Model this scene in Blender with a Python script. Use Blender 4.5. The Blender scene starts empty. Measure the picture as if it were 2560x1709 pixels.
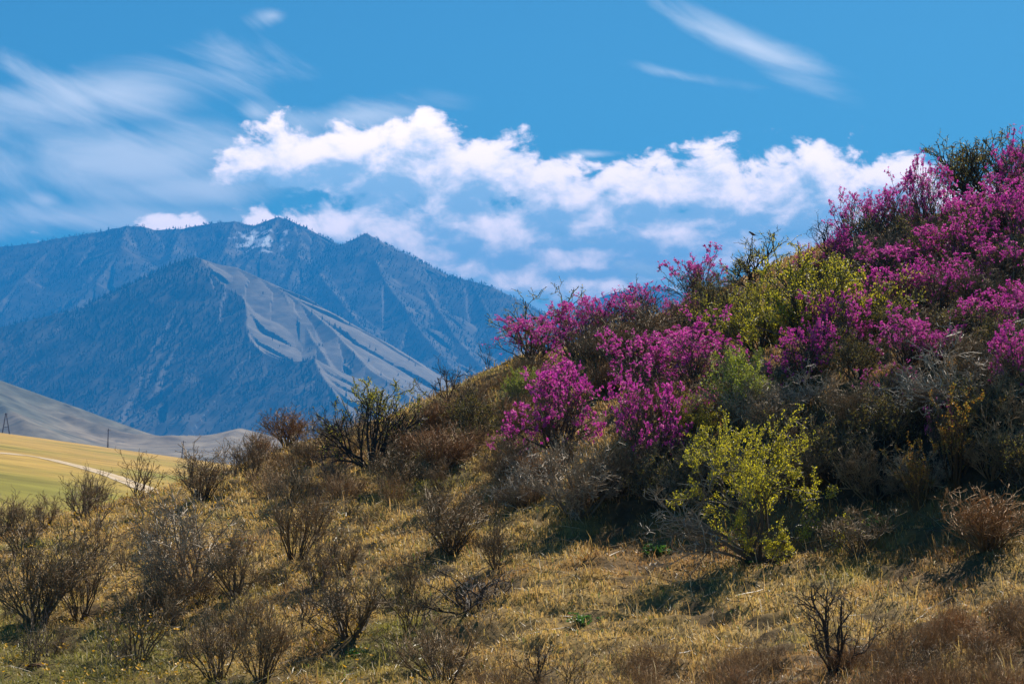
import bpy, math, random
import numpy as np
from mathutils import Vector

# ------------------------------------------------------------------ camera, sky, sun, exposure
SC = bpy.context.scene
COL = SC.collection
F, CX, CY = 5134.0, 1280.0, 854.5          # focal length and centre of the 2560-wide frame
PITCH = math.radians(2.07)

cam_d = bpy.data.cameras.new('camera')
cam_d.sensor_width = 36.0
cam_d.lens = 36.0 * F / 2560.0
cam_d.clip_start = 0.5
cam_d.clip_end = 40000.0
cam_d.dof.use_dof = True
cam_d.dof.focus_distance = 33.0
cam_d.dof.aperture_fstop = 7.0
cam = bpy.data.objects.new('camera', cam_d)
COL.objects.link(cam)
cam.location = (0, 0, 0)
cam.rotation_euler = (math.pi / 2 + PITCH, 0, 0)
SC.camera = cam

SUN_AZ = math.radians(29.0)                # clockwise from +Y (view direction) towards +X
SUN_EL = math.radians(42.0)
sun_dir = Vector((math.sin(SUN_AZ) * math.cos(SUN_EL), math.cos(SUN_AZ) * math.cos(SUN_EL), math.sin(SUN_EL)))
sd = bpy.data.lights.new('sun', 'SUN')
sd.energy = 5.0
sd.angle = math.radians(0.53)
sd.color = (1.0, 0.92, 0.80)
so = bpy.data.objects.new('sun', sd)
COL.objects.link(so)
so.rotation_euler = sun_dir.to_track_quat('Z', 'Y').to_euler()

SC.view_settings.view_transform = 'Standard'
SC.view_settings.look = 'None'
SC.view_settings.exposure = 0.86
SC.view_settings.gamma = 1.0
SC.view_settings.use_curve_mapping = False
SC.render.engine = 'CYCLES'
SC.cycles.use_denoising = True
SC.cycles.max_bounces = 6
SC.cycles.diffuse_bounces = 1
SC.cycles.transmission_bounces = 3
SC.cycles.volume_bounces = 0
SC.cycles.caustics_reflective = False
SC.cycles.caustics_refractive = False


class NT:
    """small helper to chain shader nodes"""
    def __init__(self, tree):
        self.t = tree
        self.n = tree.nodes
        self.l = tree.links

    def new(self, typ, **kw):
        nd = self.n.new(typ)
        for k, v in kw.items():
            setattr(nd, k, v)
        return nd

    def put(self, sock, v):
        if hasattr(v, 'is_linked') or hasattr(v, 'default_value') and hasattr(v, 'links'):
            self.l.new(v, sock)
        else:
            sock.default_value = v

    def m(self, op, *a, clamp=False):
        nd = self.n.new('ShaderNodeMath')
        nd.operation = op
        nd.use_clamp = clamp
        for i, v in enumerate(a):
            self.put(nd.inputs[i], v)
        return nd.outputs[0]

    def vm(self, op, *a):
        nd = self.n.new('ShaderNodeVectorMath')
        nd.operation = op
        for i, v in enumerate(a):
            self.put(nd.inputs[i], v)
        return nd.outputs[1] if op in ('LENGTH', 'DISTANCE', 'DOT_PRODUCT') else nd.outputs[0]

    def noise(self, vec, scale, detail=4.0, rough=0.55, dist=0.0):
        nd = self.n.new('ShaderNodeTexNoise')
        self.put(nd.inputs['Vector'], vec)
        nd.inputs['Scale'].default_value = scale
        nd.inputs['Detail'].default_value = detail
        nd.inputs['Roughness'].default_value = rough
        nd.inputs['Distortion'].default_value = dist
        return nd.outputs[0]

    def ramp(self, v, a, b, c=0.0, d=1.0, smooth=True):
        nd = self.n.new('ShaderNodeMapRange')
        nd.interpolation_type = 'SMOOTHSTEP' if smooth else 'LINEAR'
        self.put(nd.inputs[0], v)
        for i, x in enumerate((a, b, c, d)):
            self.put(nd.inputs[i + 1], x)
        return nd.outputs[0]

    def mix(self, f, a, b, blend='MIX'):
        nd = self.n.new('ShaderNodeMix')
        nd.data_type = 'RGBA'
        nd.blend_type = blend
        self.put(nd.inputs[0], f)
        for i, v in ((6, a), (7, b)):
            if isinstance(v, tuple):
                v = tuple(v) + (1.0,) if len(v) == 3 else v
            self.put(nd.inputs[i], v)
        return nd.outputs[2]


def deg(px, py):
    """photograph direction as azimuth / elevation in degrees"""
    r = ray(px, py)
    return math.degrees(math.atan2(r[0], r[1])), math.degrees(math.asin(r[2] / math.sqrt(sum(c * c for c in r))))


def ray(px, py):
    u, v = (px - CX) / F, (CY - py) / F
    c, s = math.cos(PITCH), math.sin(PITCH)
    return (u, c - v * s, s + v * c)


def at(px, py, Y):
    r = ray(px, py)
    return (r[0] * Y / r[1], Y, r[2] * Y / r[1])


def make_world():
    w = bpy.data.worlds.new('World')
    SC.world = w
    w.use_nodes = True
    t = NT(w.node_tree)
    t.n.clear()
    out = t.new('ShaderNodeOutputWorld')
    bg = t.new('ShaderNodeBackground')
    bg.inputs['Strength'].default_value = SKY
    sky = t.new('ShaderNodeTexSky', sky_type='NISHITA', sun_disc=False)
    sky.sun_elevation = SUN_EL
    sky.sun_rotation = SUN_AZ
    sky.altitude = 900.0
    sky.air_density = 1.0
    sky.dust_density = 0.9
    sky.ozone_density = 3.0
    tc = t.new('ShaderNodeTexCoord')
    d = t.vm('NORMALIZE', tc.outputs['Generated'])
    sep = t.new('ShaderNodeSeparateXYZ')
    t.l.new(d, sep.inputs[0])
    az = t.m('MULTIPLY', t.m('ARCTAN2', sep.outputs[0], sep.outputs[1]), 57.29578)
    el = t.m('MULTIPLY', t.m('ARCSINE', sep.outputs[2]), 57.29578)
    com = t.new('ShaderNodeCombineXYZ')
    t.l.new(az, com.inputs[0])
    t.l.new(el, com.inputs[1])
    p = com.outputs[0]

    # --- cumulus: banks of heaped cloud, soft ellipses broken up by fractal noise
    blobs = [  # px, py, half width, half height
        (700, 395, 130, 62), (850, 400, 200, 70), (1030, 395, 150, 80), (1190, 450, 150, 85),
        (1420, 480, 160, 75), (1600, 495, 200, 70), (1830, 480, 200, 80), (2050, 480, 190, 88),
        (2200, 520, 170, 85), (1240, 570, 230, 110), (800, 575, 130, 75), (960, 585, 130, 70),
        (455, 560, 80, 34), (660, 560, 60, 40), (1120, 640, 260, 80), (1700, 565, 380, 55), (1430, 715, 300, 40), (1330, 690, 260, 40),
        (1560, 560, 420, 26), (1760, 608, 210, 28), (1480, 632, 230, 22), (1780, 655, 190, 16), 
        (1500, 775, 190, 26), (2020, 610, 120, 30), (2700, 540, 400, 90), (3300, 600, 350, 70),
        (-500, 560, 330, 50), (-1200, 540, 380, 80)]
    g = bpy.data.node_groups.new('cloud_density', 'ShaderNodeTree')
    g.interface.new_socket('Vector', in_out='INPUT', socket_type='NodeSocketVector')
    g.interface.new_socket('Density', in_out='OUTPUT', socket_type='NodeSocketFloat')
    q = NT(g)
    gi = q.new('NodeGroupInput')
    go = q.new('NodeGroupOutput')
    pv = gi.outputs[0]
    acc = None
    for (bx, by, rw, rh) in blobs:
        a, e = deg(bx, by)
        ra, re = rw * 0.01116 * 1.25, rh * 0.01116 * 1.25
        nd = q.new('ShaderNodeVectorMath', operation='MULTIPLY_ADD')
        q.l.new(pv, nd.inputs[0])
        nd.inputs[1].default_value = (1 / ra, 1 / re, 0)
        nd.inputs[2].default_value = (-a / ra, -e / re, 0)
        ln = q.vm('LENGTH', nd.outputs[0])
        acc = ln if acc is None else q.m('SMOOTH_MIN', acc, ln, 0.35)
    str_ = q.vm('MULTIPLY', pv, (0.78, 1.15, 1.0))
    f1 = q.noise(str_, 0.85, 9.0, 0.60, 0.25)
    f2 = q.noise(q.vm('ADD', str_, (31.0, 7.0, 3.0)), 0.22, 2.0, 0.5)
    nz = q.m('ADD', q.m('MULTIPLY', q.m('SUBTRACT', f1, 0.5), 3.0), q.m('MULTIPLY', q.m('SUBTRACT', f2, 0.5), 0.8))
    den = q.m('ADD', q.m('SUBTRACT', 1.12, acc), nz)
    q.l.new(den, go.inputs[0])

    def density(v):
        nd = t.new('ShaderNodeGroup')
        nd.node_tree = g
        t.l.new(v, nd.inputs[0])
        return nd.outputs[0]
    d0 = density(p)
    d1 = density(t.vm('ADD', p, (0.18, 0.60, 0.0)))
    alpha = t.ramp(d0, 0.0, 0.36)
    lit = t.ramp(t.m('SUBTRACT', d1, t.m('MULTIPLY', d0, 0.45)), -0.35, 0.75, 1.0, 0.0)
    thin = t.ramp(d0, 0.1, 0.6, 0.72, 1.0)
    # --- cirrus: thin drawn-out veils
    rot = t.new('ShaderNodeVectorRotate', rotation_type='Z_AXIS')
    t.l.new(p, rot.inputs['Vector'])
    rot.inputs['Angle'].default_value = math.radians(24)
    cst = t.vm('MULTIPLY', rot.outputs[0], (0.17, 0.62, 1.0))
    c1 = t.noise(cst, 0.85, 6.0, 0.58, 0.8)
    c2 = t.noise(t.vm('ADD', p, (17.0, 3.0, 9.0)), 0.085, 2.0, 0.5)
    veils = [(1560, 640, 620, 105, 0), (1150, 640, 330, 90, 0), (150, 545, 620, 55, 0), (115, 500, 62, 30, 10), (640, 283, 66, 32, 20), (230, 240, 470, 95, -8), (420, 390, 560, 100, -7), (-420, 330, 450, 150, -6), (1870, 115, 300, 46, 25), (1850, 110, 200, 30, 25), (1690, 185, 200, 26, 12), (1720, 195, 120, 18, 12),
             (520, 470, 420, 55, -3), (900, 290, 260, 42, -4), (680, 40, 60, 30, 0), (1480, 385, 90, 12, 0), (3200, 200, 500, 80, 15), (-1500, 200, 600, 150, 5)]
    vac = None
    for (bx, by, rw, rh, tilt) in veils:
        a, e = deg(bx, by)
        r2 = t.new('ShaderNodeVectorRotate', rotation_type='Z_AXIS')
        t.l.new(p, r2.inputs['Vector'])
        r2.inputs['Center'].default_value = (a, e, 0)
        r2.inputs['Angle'].default_value = math.radians(tilt)
        nd = t.new('ShaderNodeVectorMath', operation='MULTIPLY_ADD')
        t.l.new(r2.outputs[0], nd.inputs[0])
        ra, re = rw * 0.01116 * 1.2, rh * 0.01116 * 1.3
        nd.inputs[1].default_value = (1 / ra, 1 / re, 0)
        nd.inputs[2].default_value = (-a / ra, -e / re, 0)
        ln = t.vm('LENGTH', nd.outputs[0])
        vac = ln if vac is None else t.m('SMOOTH_MIN', vac, ln, 0.25)
    cir = t.m('ADD', t.m('SUBTRACT', 0.85, vac), t.m('MULTIPLY', t.m('SUBTRACT', c1, 0.5), 2.3))
    cir = t.ramp(cir, -0.05, 1.05, 0.0, 0.80)
    # colours in radiance, divided by the background strength
    k = 1.0 / SKY
    ccol = t.mix(lit, (0.31 * k, 0.46 * k, 0.60 * k), (1.32 * k, 1.08 * k, 1.04 * k))
    skyc = t.mix(1.0, sky.outputs[0], SKY_TINT, 'MULTIPLY')
    base = t.mix(t.m('MULTIPLY', cir, 0.85), skyc, (0.74 * k, 0.74 * k, 0.77 * k))
    fin = t.mix(t.m('MULTIPLY', alpha, thin), base, ccol)
    t.l.new(fin, bg.inputs['Color'])
    t.l.new(bg.outputs[0], out.inputs[0])


SKY = 0.05
SKY_TINT = (0.29, 0.74, 0.88)
make_world()

# ------------------------------------------------------------------ helpers
RNG = np.random.default_rng(7)


def mesh_np(name, verts, faces, attr=None, smooth=False):
    """mesh from numpy arrays; faces (n,3) or (n,4), or a list of such arrays; attr (v,3) colour per vertex"""
    me = bpy.data.meshes.new(name)
    fl = faces if isinstance(faces, list) else [faces]
    fl = [f for f in fl if len(f)]
    loops = np.concatenate([f.reshape(-1) for f in fl]).astype(np.int32)
    sizes = np.concatenate([np.full(len(f), f.shape[1], np.int32) for f in fl])
    me.vertices.add(len(verts))
    me.vertices.foreach_set('co', np.ascontiguousarray(verts, np.float32).reshape(-1))
    me.loops.add(len(loops))
    me.loops.foreach_set('vertex_index', loops)
    me.polygons.add(len(sizes))
    st = np.zeros(len(sizes), np.int32)
    st[1:] = np.cumsum(sizes)[:-1]
    me.polygons.foreach_set('loop_start', st)
    me.polygons.foreach_set('use_smooth', np.full(len(sizes), smooth, bool))
    me.update(calc_edges=True)
    if attr is not None:
        a = me.color_attributes.new('tone', 'FLOAT_COLOR', 'POINT')
        c = np.ones((len(verts), 4), np.float32)
        c[:, :3] = attr
        a.data.foreach_set('color', c.reshape(-1))
    return me


def link(name, data, mat=None, parent=None, loc=None):
    o = bpy.data.objects.new(name, data)
    COL.objects.link(o)
    if mat is not None and data is not None and not data.materials:
        data.materials.append(mat)
    if parent is not None:
        o.parent = parent
    if loc is not None:
        o.location = loc
    return o


def tag(o, label=None, cat=None, group=None, kind=None):
    if label:
        o['label'] = label
    if cat:
        o['category'] = cat
    if group:
        o['group'] = group
    if kind:
        o['kind'] = kind
    return o


_perm = np.random.default_rng(3).permutation(512)
_ga = np.random.default_rng(4).uniform(0, 2 * np.pi, 512)
_gx, _gy = np.cos(_ga), np.sin(_ga)


def perlin(x, y):
    xi, yi = np.floor(x).astype(np.int64), np.floor(y).astype(np.int64)
    xf, yf = x - xi, y - yi
    u, v = xf * xf * xf * (xf * (xf * 6 - 15) + 10), yf * yf * yf * (yf * (yf * 6 - 15) + 10)

    def g(ix, iy, dx, dy):
        h = _perm[(_perm[ix & 511] + iy) & 511]
        return _gx[h] * dx + _gy[h] * dy
    a, b = g(xi, yi, xf, yf), g(xi + 1, yi, xf - 1, yf)
    c, e = g(xi, yi + 1, xf, yf - 1), g(xi + 1, yi + 1, xf - 1, yf - 1)
    return (a + u * (b - a)) + v * ((c + u * (e - c)) - (a + u * (b - a)))


def fbm(x, y, octv=4, gain=0.5, ridged=False):
    s, amp, f, n = 0.0, 1.0, 1.0, 0.0
    for i in range(octv):
        p = perlin(x * f + 17.3 * i, y * f - 9.1 * i)
        s = s + amp * ((1 - 2 * np.abs(p)) if ridged else p)
        n += amp
        amp *= gain
        f *= 2.03
    return s / n


def sstep(a, b, x):
    t = np.clip((x - a) / (b - a), 0, 1)
    return t * t * (3 - 2 * t)


# ------------------------------------------------------------------ materials
def mat_attr(name, rough=0.9, noise_scale=None, noise_amp=0.3, translucent=0.0, gain=(1, 1, 1), bump=0.0, spec=0.2, obj_var=0.0):
    m = bpy.data.materials.new(name)
    m.use_nodes = True
    t = NT(m.node_tree)
    t.n.clear()
    out = t.new('ShaderNodeOutputMaterial')
    at_ = t.new('ShaderNodeAttribute', attribute_name='tone')
    col = t.mix(1.0, at_.outputs['Color'], gain, 'MULTIPLY')
    if noise_scale:
        tc = t.new('ShaderNodeTexCoord')
        nz = t.noise(tc.outputs['Object'], noise_scale, 5.0, 0.6)
        k = t.ramp(nz, 0.25, 0.75, 1 - noise_amp, 1 + noise_amp, False)
        col = t.mix(1.0, col, k, 'MULTIPLY')
    if obj_var:
        oi = t.new('ShaderNodeObjectInfo')
        k = t.ramp(oi.outputs['Random'], 0, 1, 1 - obj_var, 1 + obj_var, False)
        col = t.mix(1.0, col, k, 'MULTIPLY')
    if translucent:
        df = t.new('ShaderNodeBsdfDiffuse')
        tr = t.new('ShaderNodeBsdfTranslucent')
        gl = t.new('ShaderNodeBsdfGlossy')
        gl.inputs['Roughness'].default_value = 0.45
        mx = t.new('ShaderNodeMixShader')
        mx.inputs[0].default_value = translucent
        t.l.new(col, df.inputs[0])
        t.l.new(col, tr.inputs[0])
        t.l.new(df.outputs[0], mx.inputs[1])
        t.l.new(tr.outputs[0], mx.inputs[2])
        mx2 = t.new('ShaderNodeMixShader')
        mx2.inputs[0].default_value = spec * 0.15
        t.l.new(mx.outputs[0], mx2.inputs[1])
        t.l.new(gl.outputs[0], mx2.inputs[2])
        t.l.new(mx2.outputs[0], out.inputs[0])
    else:
        b = t.new('ShaderNodeBsdfPrincipled')
        b.inputs['Roughness'].default_value = rough
        b.inputs['Specular IOR Level'].default_value = spec
        t.l.new(col, b.inputs['Base Color'])
        if bump:
            tc = t.new('ShaderNodeTexCoord')
            bn = t.new('ShaderNodeBump')
            bn.inputs['Strength'].default_value = bump
            bn.inputs['Distance'].default_value = 0.05
            t.l.new(t.noise(tc.outputs['Object'], noise_scale or 5.0, 6.0, 0.65), bn.inputs['Height'])
            t.l.new(bn.outputs[0], b.inputs['Normal'])
        t.l.new(b.outputs[0], out.inputs[0])
    return m


M_GROUND = mat_attr('hillside_soil_and_thatch', noise_scale=9.0, noise_amp=0.45, bump=0.6, spec=0.05)
M_GRASS = mat_attr('dry_grass_blades', translucent=0.42, spec=0.35)
M_FIELD = mat_attr('steppe_field', noise_scale=0.09, noise_amp=0.42, spec=0.05)
M_PATH = mat_attr('pale_dirt_track', noise_scale=0.8, noise_amp=0.25, spec=0.05)
M_HILLS = mat_attr('pale_dry_hills', noise_scale=0.045, noise_amp=0.55, spec=0.05)
M_MOUNT = mat_attr('mountain_slope', noise_scale=0.03, noise_amp=0.35, spec=0.05)
M_FOREST = mat_attr('distant_forest', spec=0.05)
M_BARK_BROWN = mat_attr('brown_bark', rough=0.75, noise_scale=6.0, noise_amp=0.3, spec=0.3, obj_var=0.25)
M_BARK_GREY = mat_attr('grey_bark', rough=0.65, noise_scale=6.0, noise_amp=0.3, spec=0.4, obj_var=0.15)
M_PETAL = mat_attr('magenta_petals', translucent=0.45, spec=0.2)
M_LEAF = mat_attr('young_leaves', translucent=0.5, spec=0.5, obj_var=0.12)
M_YELLOW = mat_attr('yellow_petals', translucent=0.35, spec=0.2)
M_WOOD = mat_attr('weathered_pole_wood', rough=0.85, noise_scale=1.5, noise_amp=0.3)
M_BIRD = mat_attr('bird_feathers', rough=0.8)
M_CLOD = mat_attr('dry_dung_and_rotten_wood', rough=0.95, noise_scale=25.0, noise_amp=0.4, bump=0.5)

# ------------------------------------------------------------------ the hillside
CTRL = [  # photograph column, row, distance
    (-300, 1709, 25.5), (-300, 1550, 30), (-300, 1420, 35), (-300, 1365, 40),
    (0, 1709, 25), (0, 1550, 29.5), (0, 1400, 34.5), (0, 1322, 40),
    (223, 1283, 42), (447, 1709, 24.5), (447, 1550, 28.5), (447, 1400, 33), (447, 1300, 37.5), (447, 1219, 43),
    (566, 1182, 43.5), (700, 1128, 44), (900, 1709, 23.5), (900, 1550, 26.5), (900, 1400, 30), (900, 1250, 35), (900, 1130, 40), (900, 1078, 44),
    (1041, 1022, 44), (1121, 983, 44), (1180, 948, 44), (1255, 914, 44),
    (1280, 1709, 22), (1280, 1550, 25), (1280, 1400, 28), (1280, 1320, 30), (1280, 1200, 33.5), (1280, 1050, 38),
    (1438, 868, 44), (1560, 1350, 29), (1560, 1260, 30), (1560, 1100, 32.4), (1560, 980, 37), (1600, 815, 44),
    (1880, 1709, 20.5), (1880, 1550, 23.5), (1880, 1400, 26.5), (1880, 1320, 28.0), (1880, 1255, 28.8), (1880, 1050, 30.6), (1880, 950, 32.6), (1880, 820, 38), (1850, 712, 43.5),
    (1973, 655, 44), (2100, 612, 44), (2250, 572, 43.5), (2300, 1700, 19.8), (2250, 1300, 26.8), (2250, 1240, 27.4), (2250, 1000, 29.2), (2250, 870, 31.8), (2250, 700, 37.5),
    (2560, 1709, 19), (2560, 1550, 21.5), (2560, 1400, 24), (2560, 1290, 25.6), (2560, 1225, 26.2), (2560, 970, 27.9), (2560, 830, 30.8), (2560, 680, 35), (2560, 480, 42),
    (2900, 1709, 18), (2900, 1400, 23), (2900, 1100, 27.5), (2900, 700, 34), (2900, 390, 40)]
ridge_idx = [(-300, 1365, 40), (0, 1322, 40), (223, 1283, 42), (447, 1219, 43), (700, 1128, 44), (900, 1078, 44), (1121, 983, 44), (1255, 914, 44),
             (1438, 868, 44), (1600, 815, 44), (1850, 712, 43.5), (2100, 612, 44), (2250, 572, 43.5), (2560, 480, 42), (2900, 390, 40)]
pts = [at(*c) for c in CTRL]
for c in ridge_idx:
    x, y, z = at(*c)
    pts.append((x * 1.1, y + 6, z - 0.9))
    pts.append((x * 1.3, y + 20, z * 0.55 - 4.6))
    pts.append((x * 1.7, y + 42, z * 0.25 - 10.5))
for x in (-9, 0, 9):
    pts += [(x, 0, -1.75), (x, -10, -1.2), (x, 9, -2.35)]
pts = np.array(pts)
_S = 10.0


def _k(r2):
    return 0.5 * r2 * np.log(r2 + 1e-9)


def _fit(P):
    n = len(P)
    q = P[:, :2] / _S
    r2 = ((q[:, None] - q[None]) ** 2).sum(-1)
    A = np.zeros((n + 3, n + 3))
    A[:n, :n] = _k(r2) + np.eye(n) * 0.003
    A[:n, n] = 1
    A[:n, n + 1:] = q
    A[n:, :n] = A[:n, n:].T
    b = np.zeros(n + 3)
    b[:n] = P[:, 2]
    return np.linalg.solve(A, b), q


_W, _Q = _fit(pts)


def ground0(x, y):
    x, y = np.atleast_1d(x).astype(float), np.atleast_1d(y).astype(float)
    sh = x.shape
    q = np.stack([x.ravel(), y.ravel()], -1) / _S
    out = np.empty(len(q))
    for i in range(0, len(q), 20000):
        c = q[i:i + 20000]
        r2 = ((c[:, None] - _Q[None]) ** 2).sum(-1)
        out[i:i + 20000] = _k(r2) @ _W[:-3] + _W[-3] + c @ _W[-2:]
    return out.reshape(sh)


def tuss(x, y):
    """tussocks, hollows and small terraces"""
    return 0.16 * fbm(x * 0.55, y * 0.8, 2) + 0.23 * fbm(x * 1.7 + 5, y * 2.1, 3) + 0.09 * np.abs(fbm(x * 4.3, y * 4.3 + 3, 2))


def ground(x, y):
    return ground0(x, y) + tuss(np.atleast_1d(x), np.atleast_1d(y))


def field_z(x, y):
    return -5.45 - 0.1418 * (x + 174.5) - 0.0337 * (y - 700.0)


def make_ground():
    ncol, nrow = 340, 430
    u = np.linspace(-0.36, 0.36, ncol)
    v = np.concatenate([np.linspace(-12, 15, 22)[:-1], np.linspace(15, 50, nrow - 50), np.linspace(50, 84, 30)[1:]])
    U, V = np.meshgrid(u, v)
    X = U * np.maximum(V, 22.0)
    Y = V
    Z = ground(X, Y)
    Z = np.where(Y > 60, np.maximum(Z, -40), Z)
    co = np.stack([X, Y, Z], -1).reshape(-1, 3)
    r, c = X.shape
    i = np.arange(r * c).reshape(r, c)
    f = np.stack([i[:-1, :-1], i[:-1, 1:], i[1:, 1:], i[1:, :-1]], -1).reshape(-1, 4)
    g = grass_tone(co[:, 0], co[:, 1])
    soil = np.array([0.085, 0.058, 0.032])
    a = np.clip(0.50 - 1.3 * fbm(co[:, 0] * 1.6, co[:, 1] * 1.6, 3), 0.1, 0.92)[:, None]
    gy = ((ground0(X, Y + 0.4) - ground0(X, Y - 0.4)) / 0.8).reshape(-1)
    bank_shade = sstep(0.34, 0.60, gy)[:, None]
    g = g * (1 - bank_shade) + np.array([0.07, 0.05, 0.03]) * bank_shade  # thatch darkened on the steep ground to stand in for shade
    soil = soil * (1 - bank_shade) + np.array([0.05, 0.037, 0.025]) * bank_shade  # bare soil there darkened too, shade put into its colour
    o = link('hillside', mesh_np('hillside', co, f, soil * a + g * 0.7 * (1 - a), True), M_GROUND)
    tag(o, kind='structure')


def grass_tone(x, y):
    """grass colour: straw, russet and fresh green patches, with painted shade in the hollow"""
    n = len(x)
    straw = np.array([0.58, 0.395, 0.130])
    russet = np.array([0.36, 0.195, 0.072])
    green = np.array([0.18, 0.205, 0.035])
    pxc = x / np.maximum(y, 5) * F + CX
    gsoft = fbm(x * 0.35 + 3, y * 0.35, 3)
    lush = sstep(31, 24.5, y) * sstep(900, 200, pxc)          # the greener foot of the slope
    g = (1 - sstep(1350, 1700, pxc) * sstep(24.5, 26, y)) * sstep(0.05, 0.40, gsoft + 0.42 * lush + 0.03 * sstep(33, 27, y))  # green held back in the hollow as part of its painted shade
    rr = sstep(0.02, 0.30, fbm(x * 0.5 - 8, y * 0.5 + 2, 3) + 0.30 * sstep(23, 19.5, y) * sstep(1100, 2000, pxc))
    rr = np.maximum(rr, 0.9 * sstep(1350, 1600, pxc) * sstep(25.6, 27.0, y))  # hollow grass browned to imitate the dark warm shade
    c = straw[None] * np.ones((n, 1))
    c = c * (1 - 0.8 * rr[:, None]) + russet * 0.8 * rr[:, None]
    c = c * (1 - 0.75 * g[:, None]) + green * 0.75 * g[:, None]
    return c


def make_grass():
    n = 410000
    rg = np.random.default_rng(21)
    px = rg.uniform(-160, 2720, n)
    Y = 17.5 + (rg.random(n) ** 0.85) * 33.0
    X = (px - CX) / F * Y
    cl = fbm(X * 1.6, Y * 1.6, 3)
    gy = (ground0(X, Y + 0.4) - ground0(X, Y - 0.4)) / 0.8
    keep = rg.random(n) < np.clip(0.62 + 2.3 * cl, 0.08, 1) * (1 - 0.97 * sstep(0.36, 0.62, gy))
    X, Y, cl, px = X[keep], Y[keep], cl[keep], px[keep]
    n = len(X)
    Z = ground(X, Y)
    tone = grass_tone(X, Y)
    tall = rg.random(n) < 0.025 + 0.08 * sstep(22.5, 19, Y)
    L = rg.uniform(0.05, 0.13, n) * (1 + 1.2 * np.clip(cl, 0, 1)) + np.where(tall, rg.uniform(0.06, 0.20, n), 0)
    gl = (tone[:, 1] > tone[:, 0]) | (rg.random(n) < 0.06)
    L[gl] *= 0.7
    tone[gl & (tone[:, 1] <= tone[:, 0])] = (0.13, 0.19, 0.04)
    ang = rg.normal(-2.4, 1.25, n) + 1.3 * fbm(X * 0.8, Y * 0.8, 2)        # matted down the slope
    lean = np.where(tall, rg.uniform(0.2, 0.9, n), rg.uniform(0.7, 1.55, n))
    lean[gl] *= 0.6
    dx, dy = np.cos(ang), np.sin(ang)
    w = (0.00019 * Y * rg.uniform(0.7, 1.35, n))
    wa = ang + np.pi / 2 + rg.normal(0, 0.5, n)
    wx, wy = np.cos(wa) * w, np.sin(wa) * w
    h1, r1 = np.cos(lean * 0.55) * L * 0.55, np.sin(lean * 0.55) * L * 0.55
    h2, r2 = h1 + np.cos(lean * 1.25) * L * 0.45, r1 + np.sin(lean * 1.25) * L * 0.45
    P = np.zeros((n, 5, 3))
    for j, (sgn, h, r, k) in enumerate(((-1, -0.02, 0, 1.0), (1, -0.02, 0, 1.0), (-1, h1, r1, 0.85), (1, h1, r1, 0.85), (0, h2, r2, 0))):
        P[:, j, 0] = X + dx * r + wx * sgn * k
        P[:, j, 1] = Y + dy * r + wy * sgn * k
        P[:, j, 2] = Z + h
    b = np.arange(n)[:, None] * 5
    tri = np.concatenate([b + np.array([[2, 3, 4]])])
    quad = b + np.array([[0, 1, 3, 2]])
    tone = tone * rg.uniform(0.62, 1.32, (n, 1)) * np.stack([np.ones(n), rg.uniform(0.9, 1.06, n), rg.uniform(0.75, 1.15, n)], -1)
    pale = rg.random(n) < 0.07
    tone[pale] = np.array([0.56, 0.46, 0.27]) * rg.uniform(0.8, 1.15, (pale.sum(), 1))
    o = link('dry_grass', mesh_np('dry_grass', P.reshape(-1, 3), [tri, quad], np.repeat(tone, 5, 0)), M_GRASS)
    tag(o, 'matted straw coloured grass covering the hillside', 'grass', kind='stuff')


def hit(px, py, ymin=14.0, ymax=60.0):
    """where the sight line through a photograph point meets the hillside"""
    r = ray(px, py)
    ys = np.linspace(ymin, ymax, 900)
    x, z = r[0] / r[1] * ys, r[2] / r[1] * ys
    d = z - ground0(x, ys)
    k = np.where(d < 0)[0]
    if len(k) == 0:
        k = [int(np.argmin(np.where(ys < 50, d, 9e9)))]
    y = ys[k[0]]
    x = r[0] / r[1] * y
    return np.array([x, y, float(ground(x, y)[0])])


make_ground()

# ------------------------------------------------------------------ the steppe field, its track, the valley floor
def grid_faces(r, c):
    i = np.arange(r * c).reshape(r, c)
    return np.stack([i[:-1, :-1], i[:-1, 1:], i[1:, 1:], i[1:, :-1]], -1).reshape(-1, 4)


def edge_y(u):
    """distance at which the terrace of the field breaks off"""
    return 702 + 12 * np.sin(u * 30)


def make_field():
    u = np.linspace(-0.40, 0.75, 190)
    s = np.concatenate([np.linspace(0, 1, 120), np.linspace(1.01, 1.16, 12)])
    U, S = np.meshgrid(u, s)
    E = edge_y(U)
    Y = 66 * (E / 66) ** np.minimum(S, 1) + np.maximum(S - 1, 0) * 900
    X = U * Y
    Z = field_z(X, Y) + 0.10 * fbm(X * 0.03, Y * 0.03, 3) * np.clip(Y / 120, 0, 2) - np.maximum(S - 1, 0) ** 0.8 * 95
    lim = ground0(X, np.minimum(Y, 84.0)) - 0.6                    # dives under the back of the hillside
    Z = np.where((Y < 84), np.minimum(Z, lim), Z)
    Z = np.clip(Z, -60, 6)
    co = np.stack([X, Y, Z], -1).reshape(-1, 3)
    x, y = co[:, 0], co[:, 1]
    straw, olive = np.array([0.385, 0.245, 0.062]), np.array([0.185, 0.165, 0.030])
    k = sstep(-0.55, 0.55, fbm(x * 0.018, y * 0.008, 5) * 2.2 + (y - 300) / 520.0)[:, None]
    o = link('field', mesh_np('field', co, grid_faces(*X.shape), olive * (1 - k) + straw * k, True), M_FIELD)
    tag(o, kind='structure')


def field_hit(px, py):
    r = ray(px, py)
    rx, rz = r[0] / r[1], r[2] / r[1]
    y = (-5.45 - 0.1418 * 174.5 + 0.0337 * 700) / (rz + 0.1418 * rx + 0.0337)
    return np.array([rx * y, y, rz * y])


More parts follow.
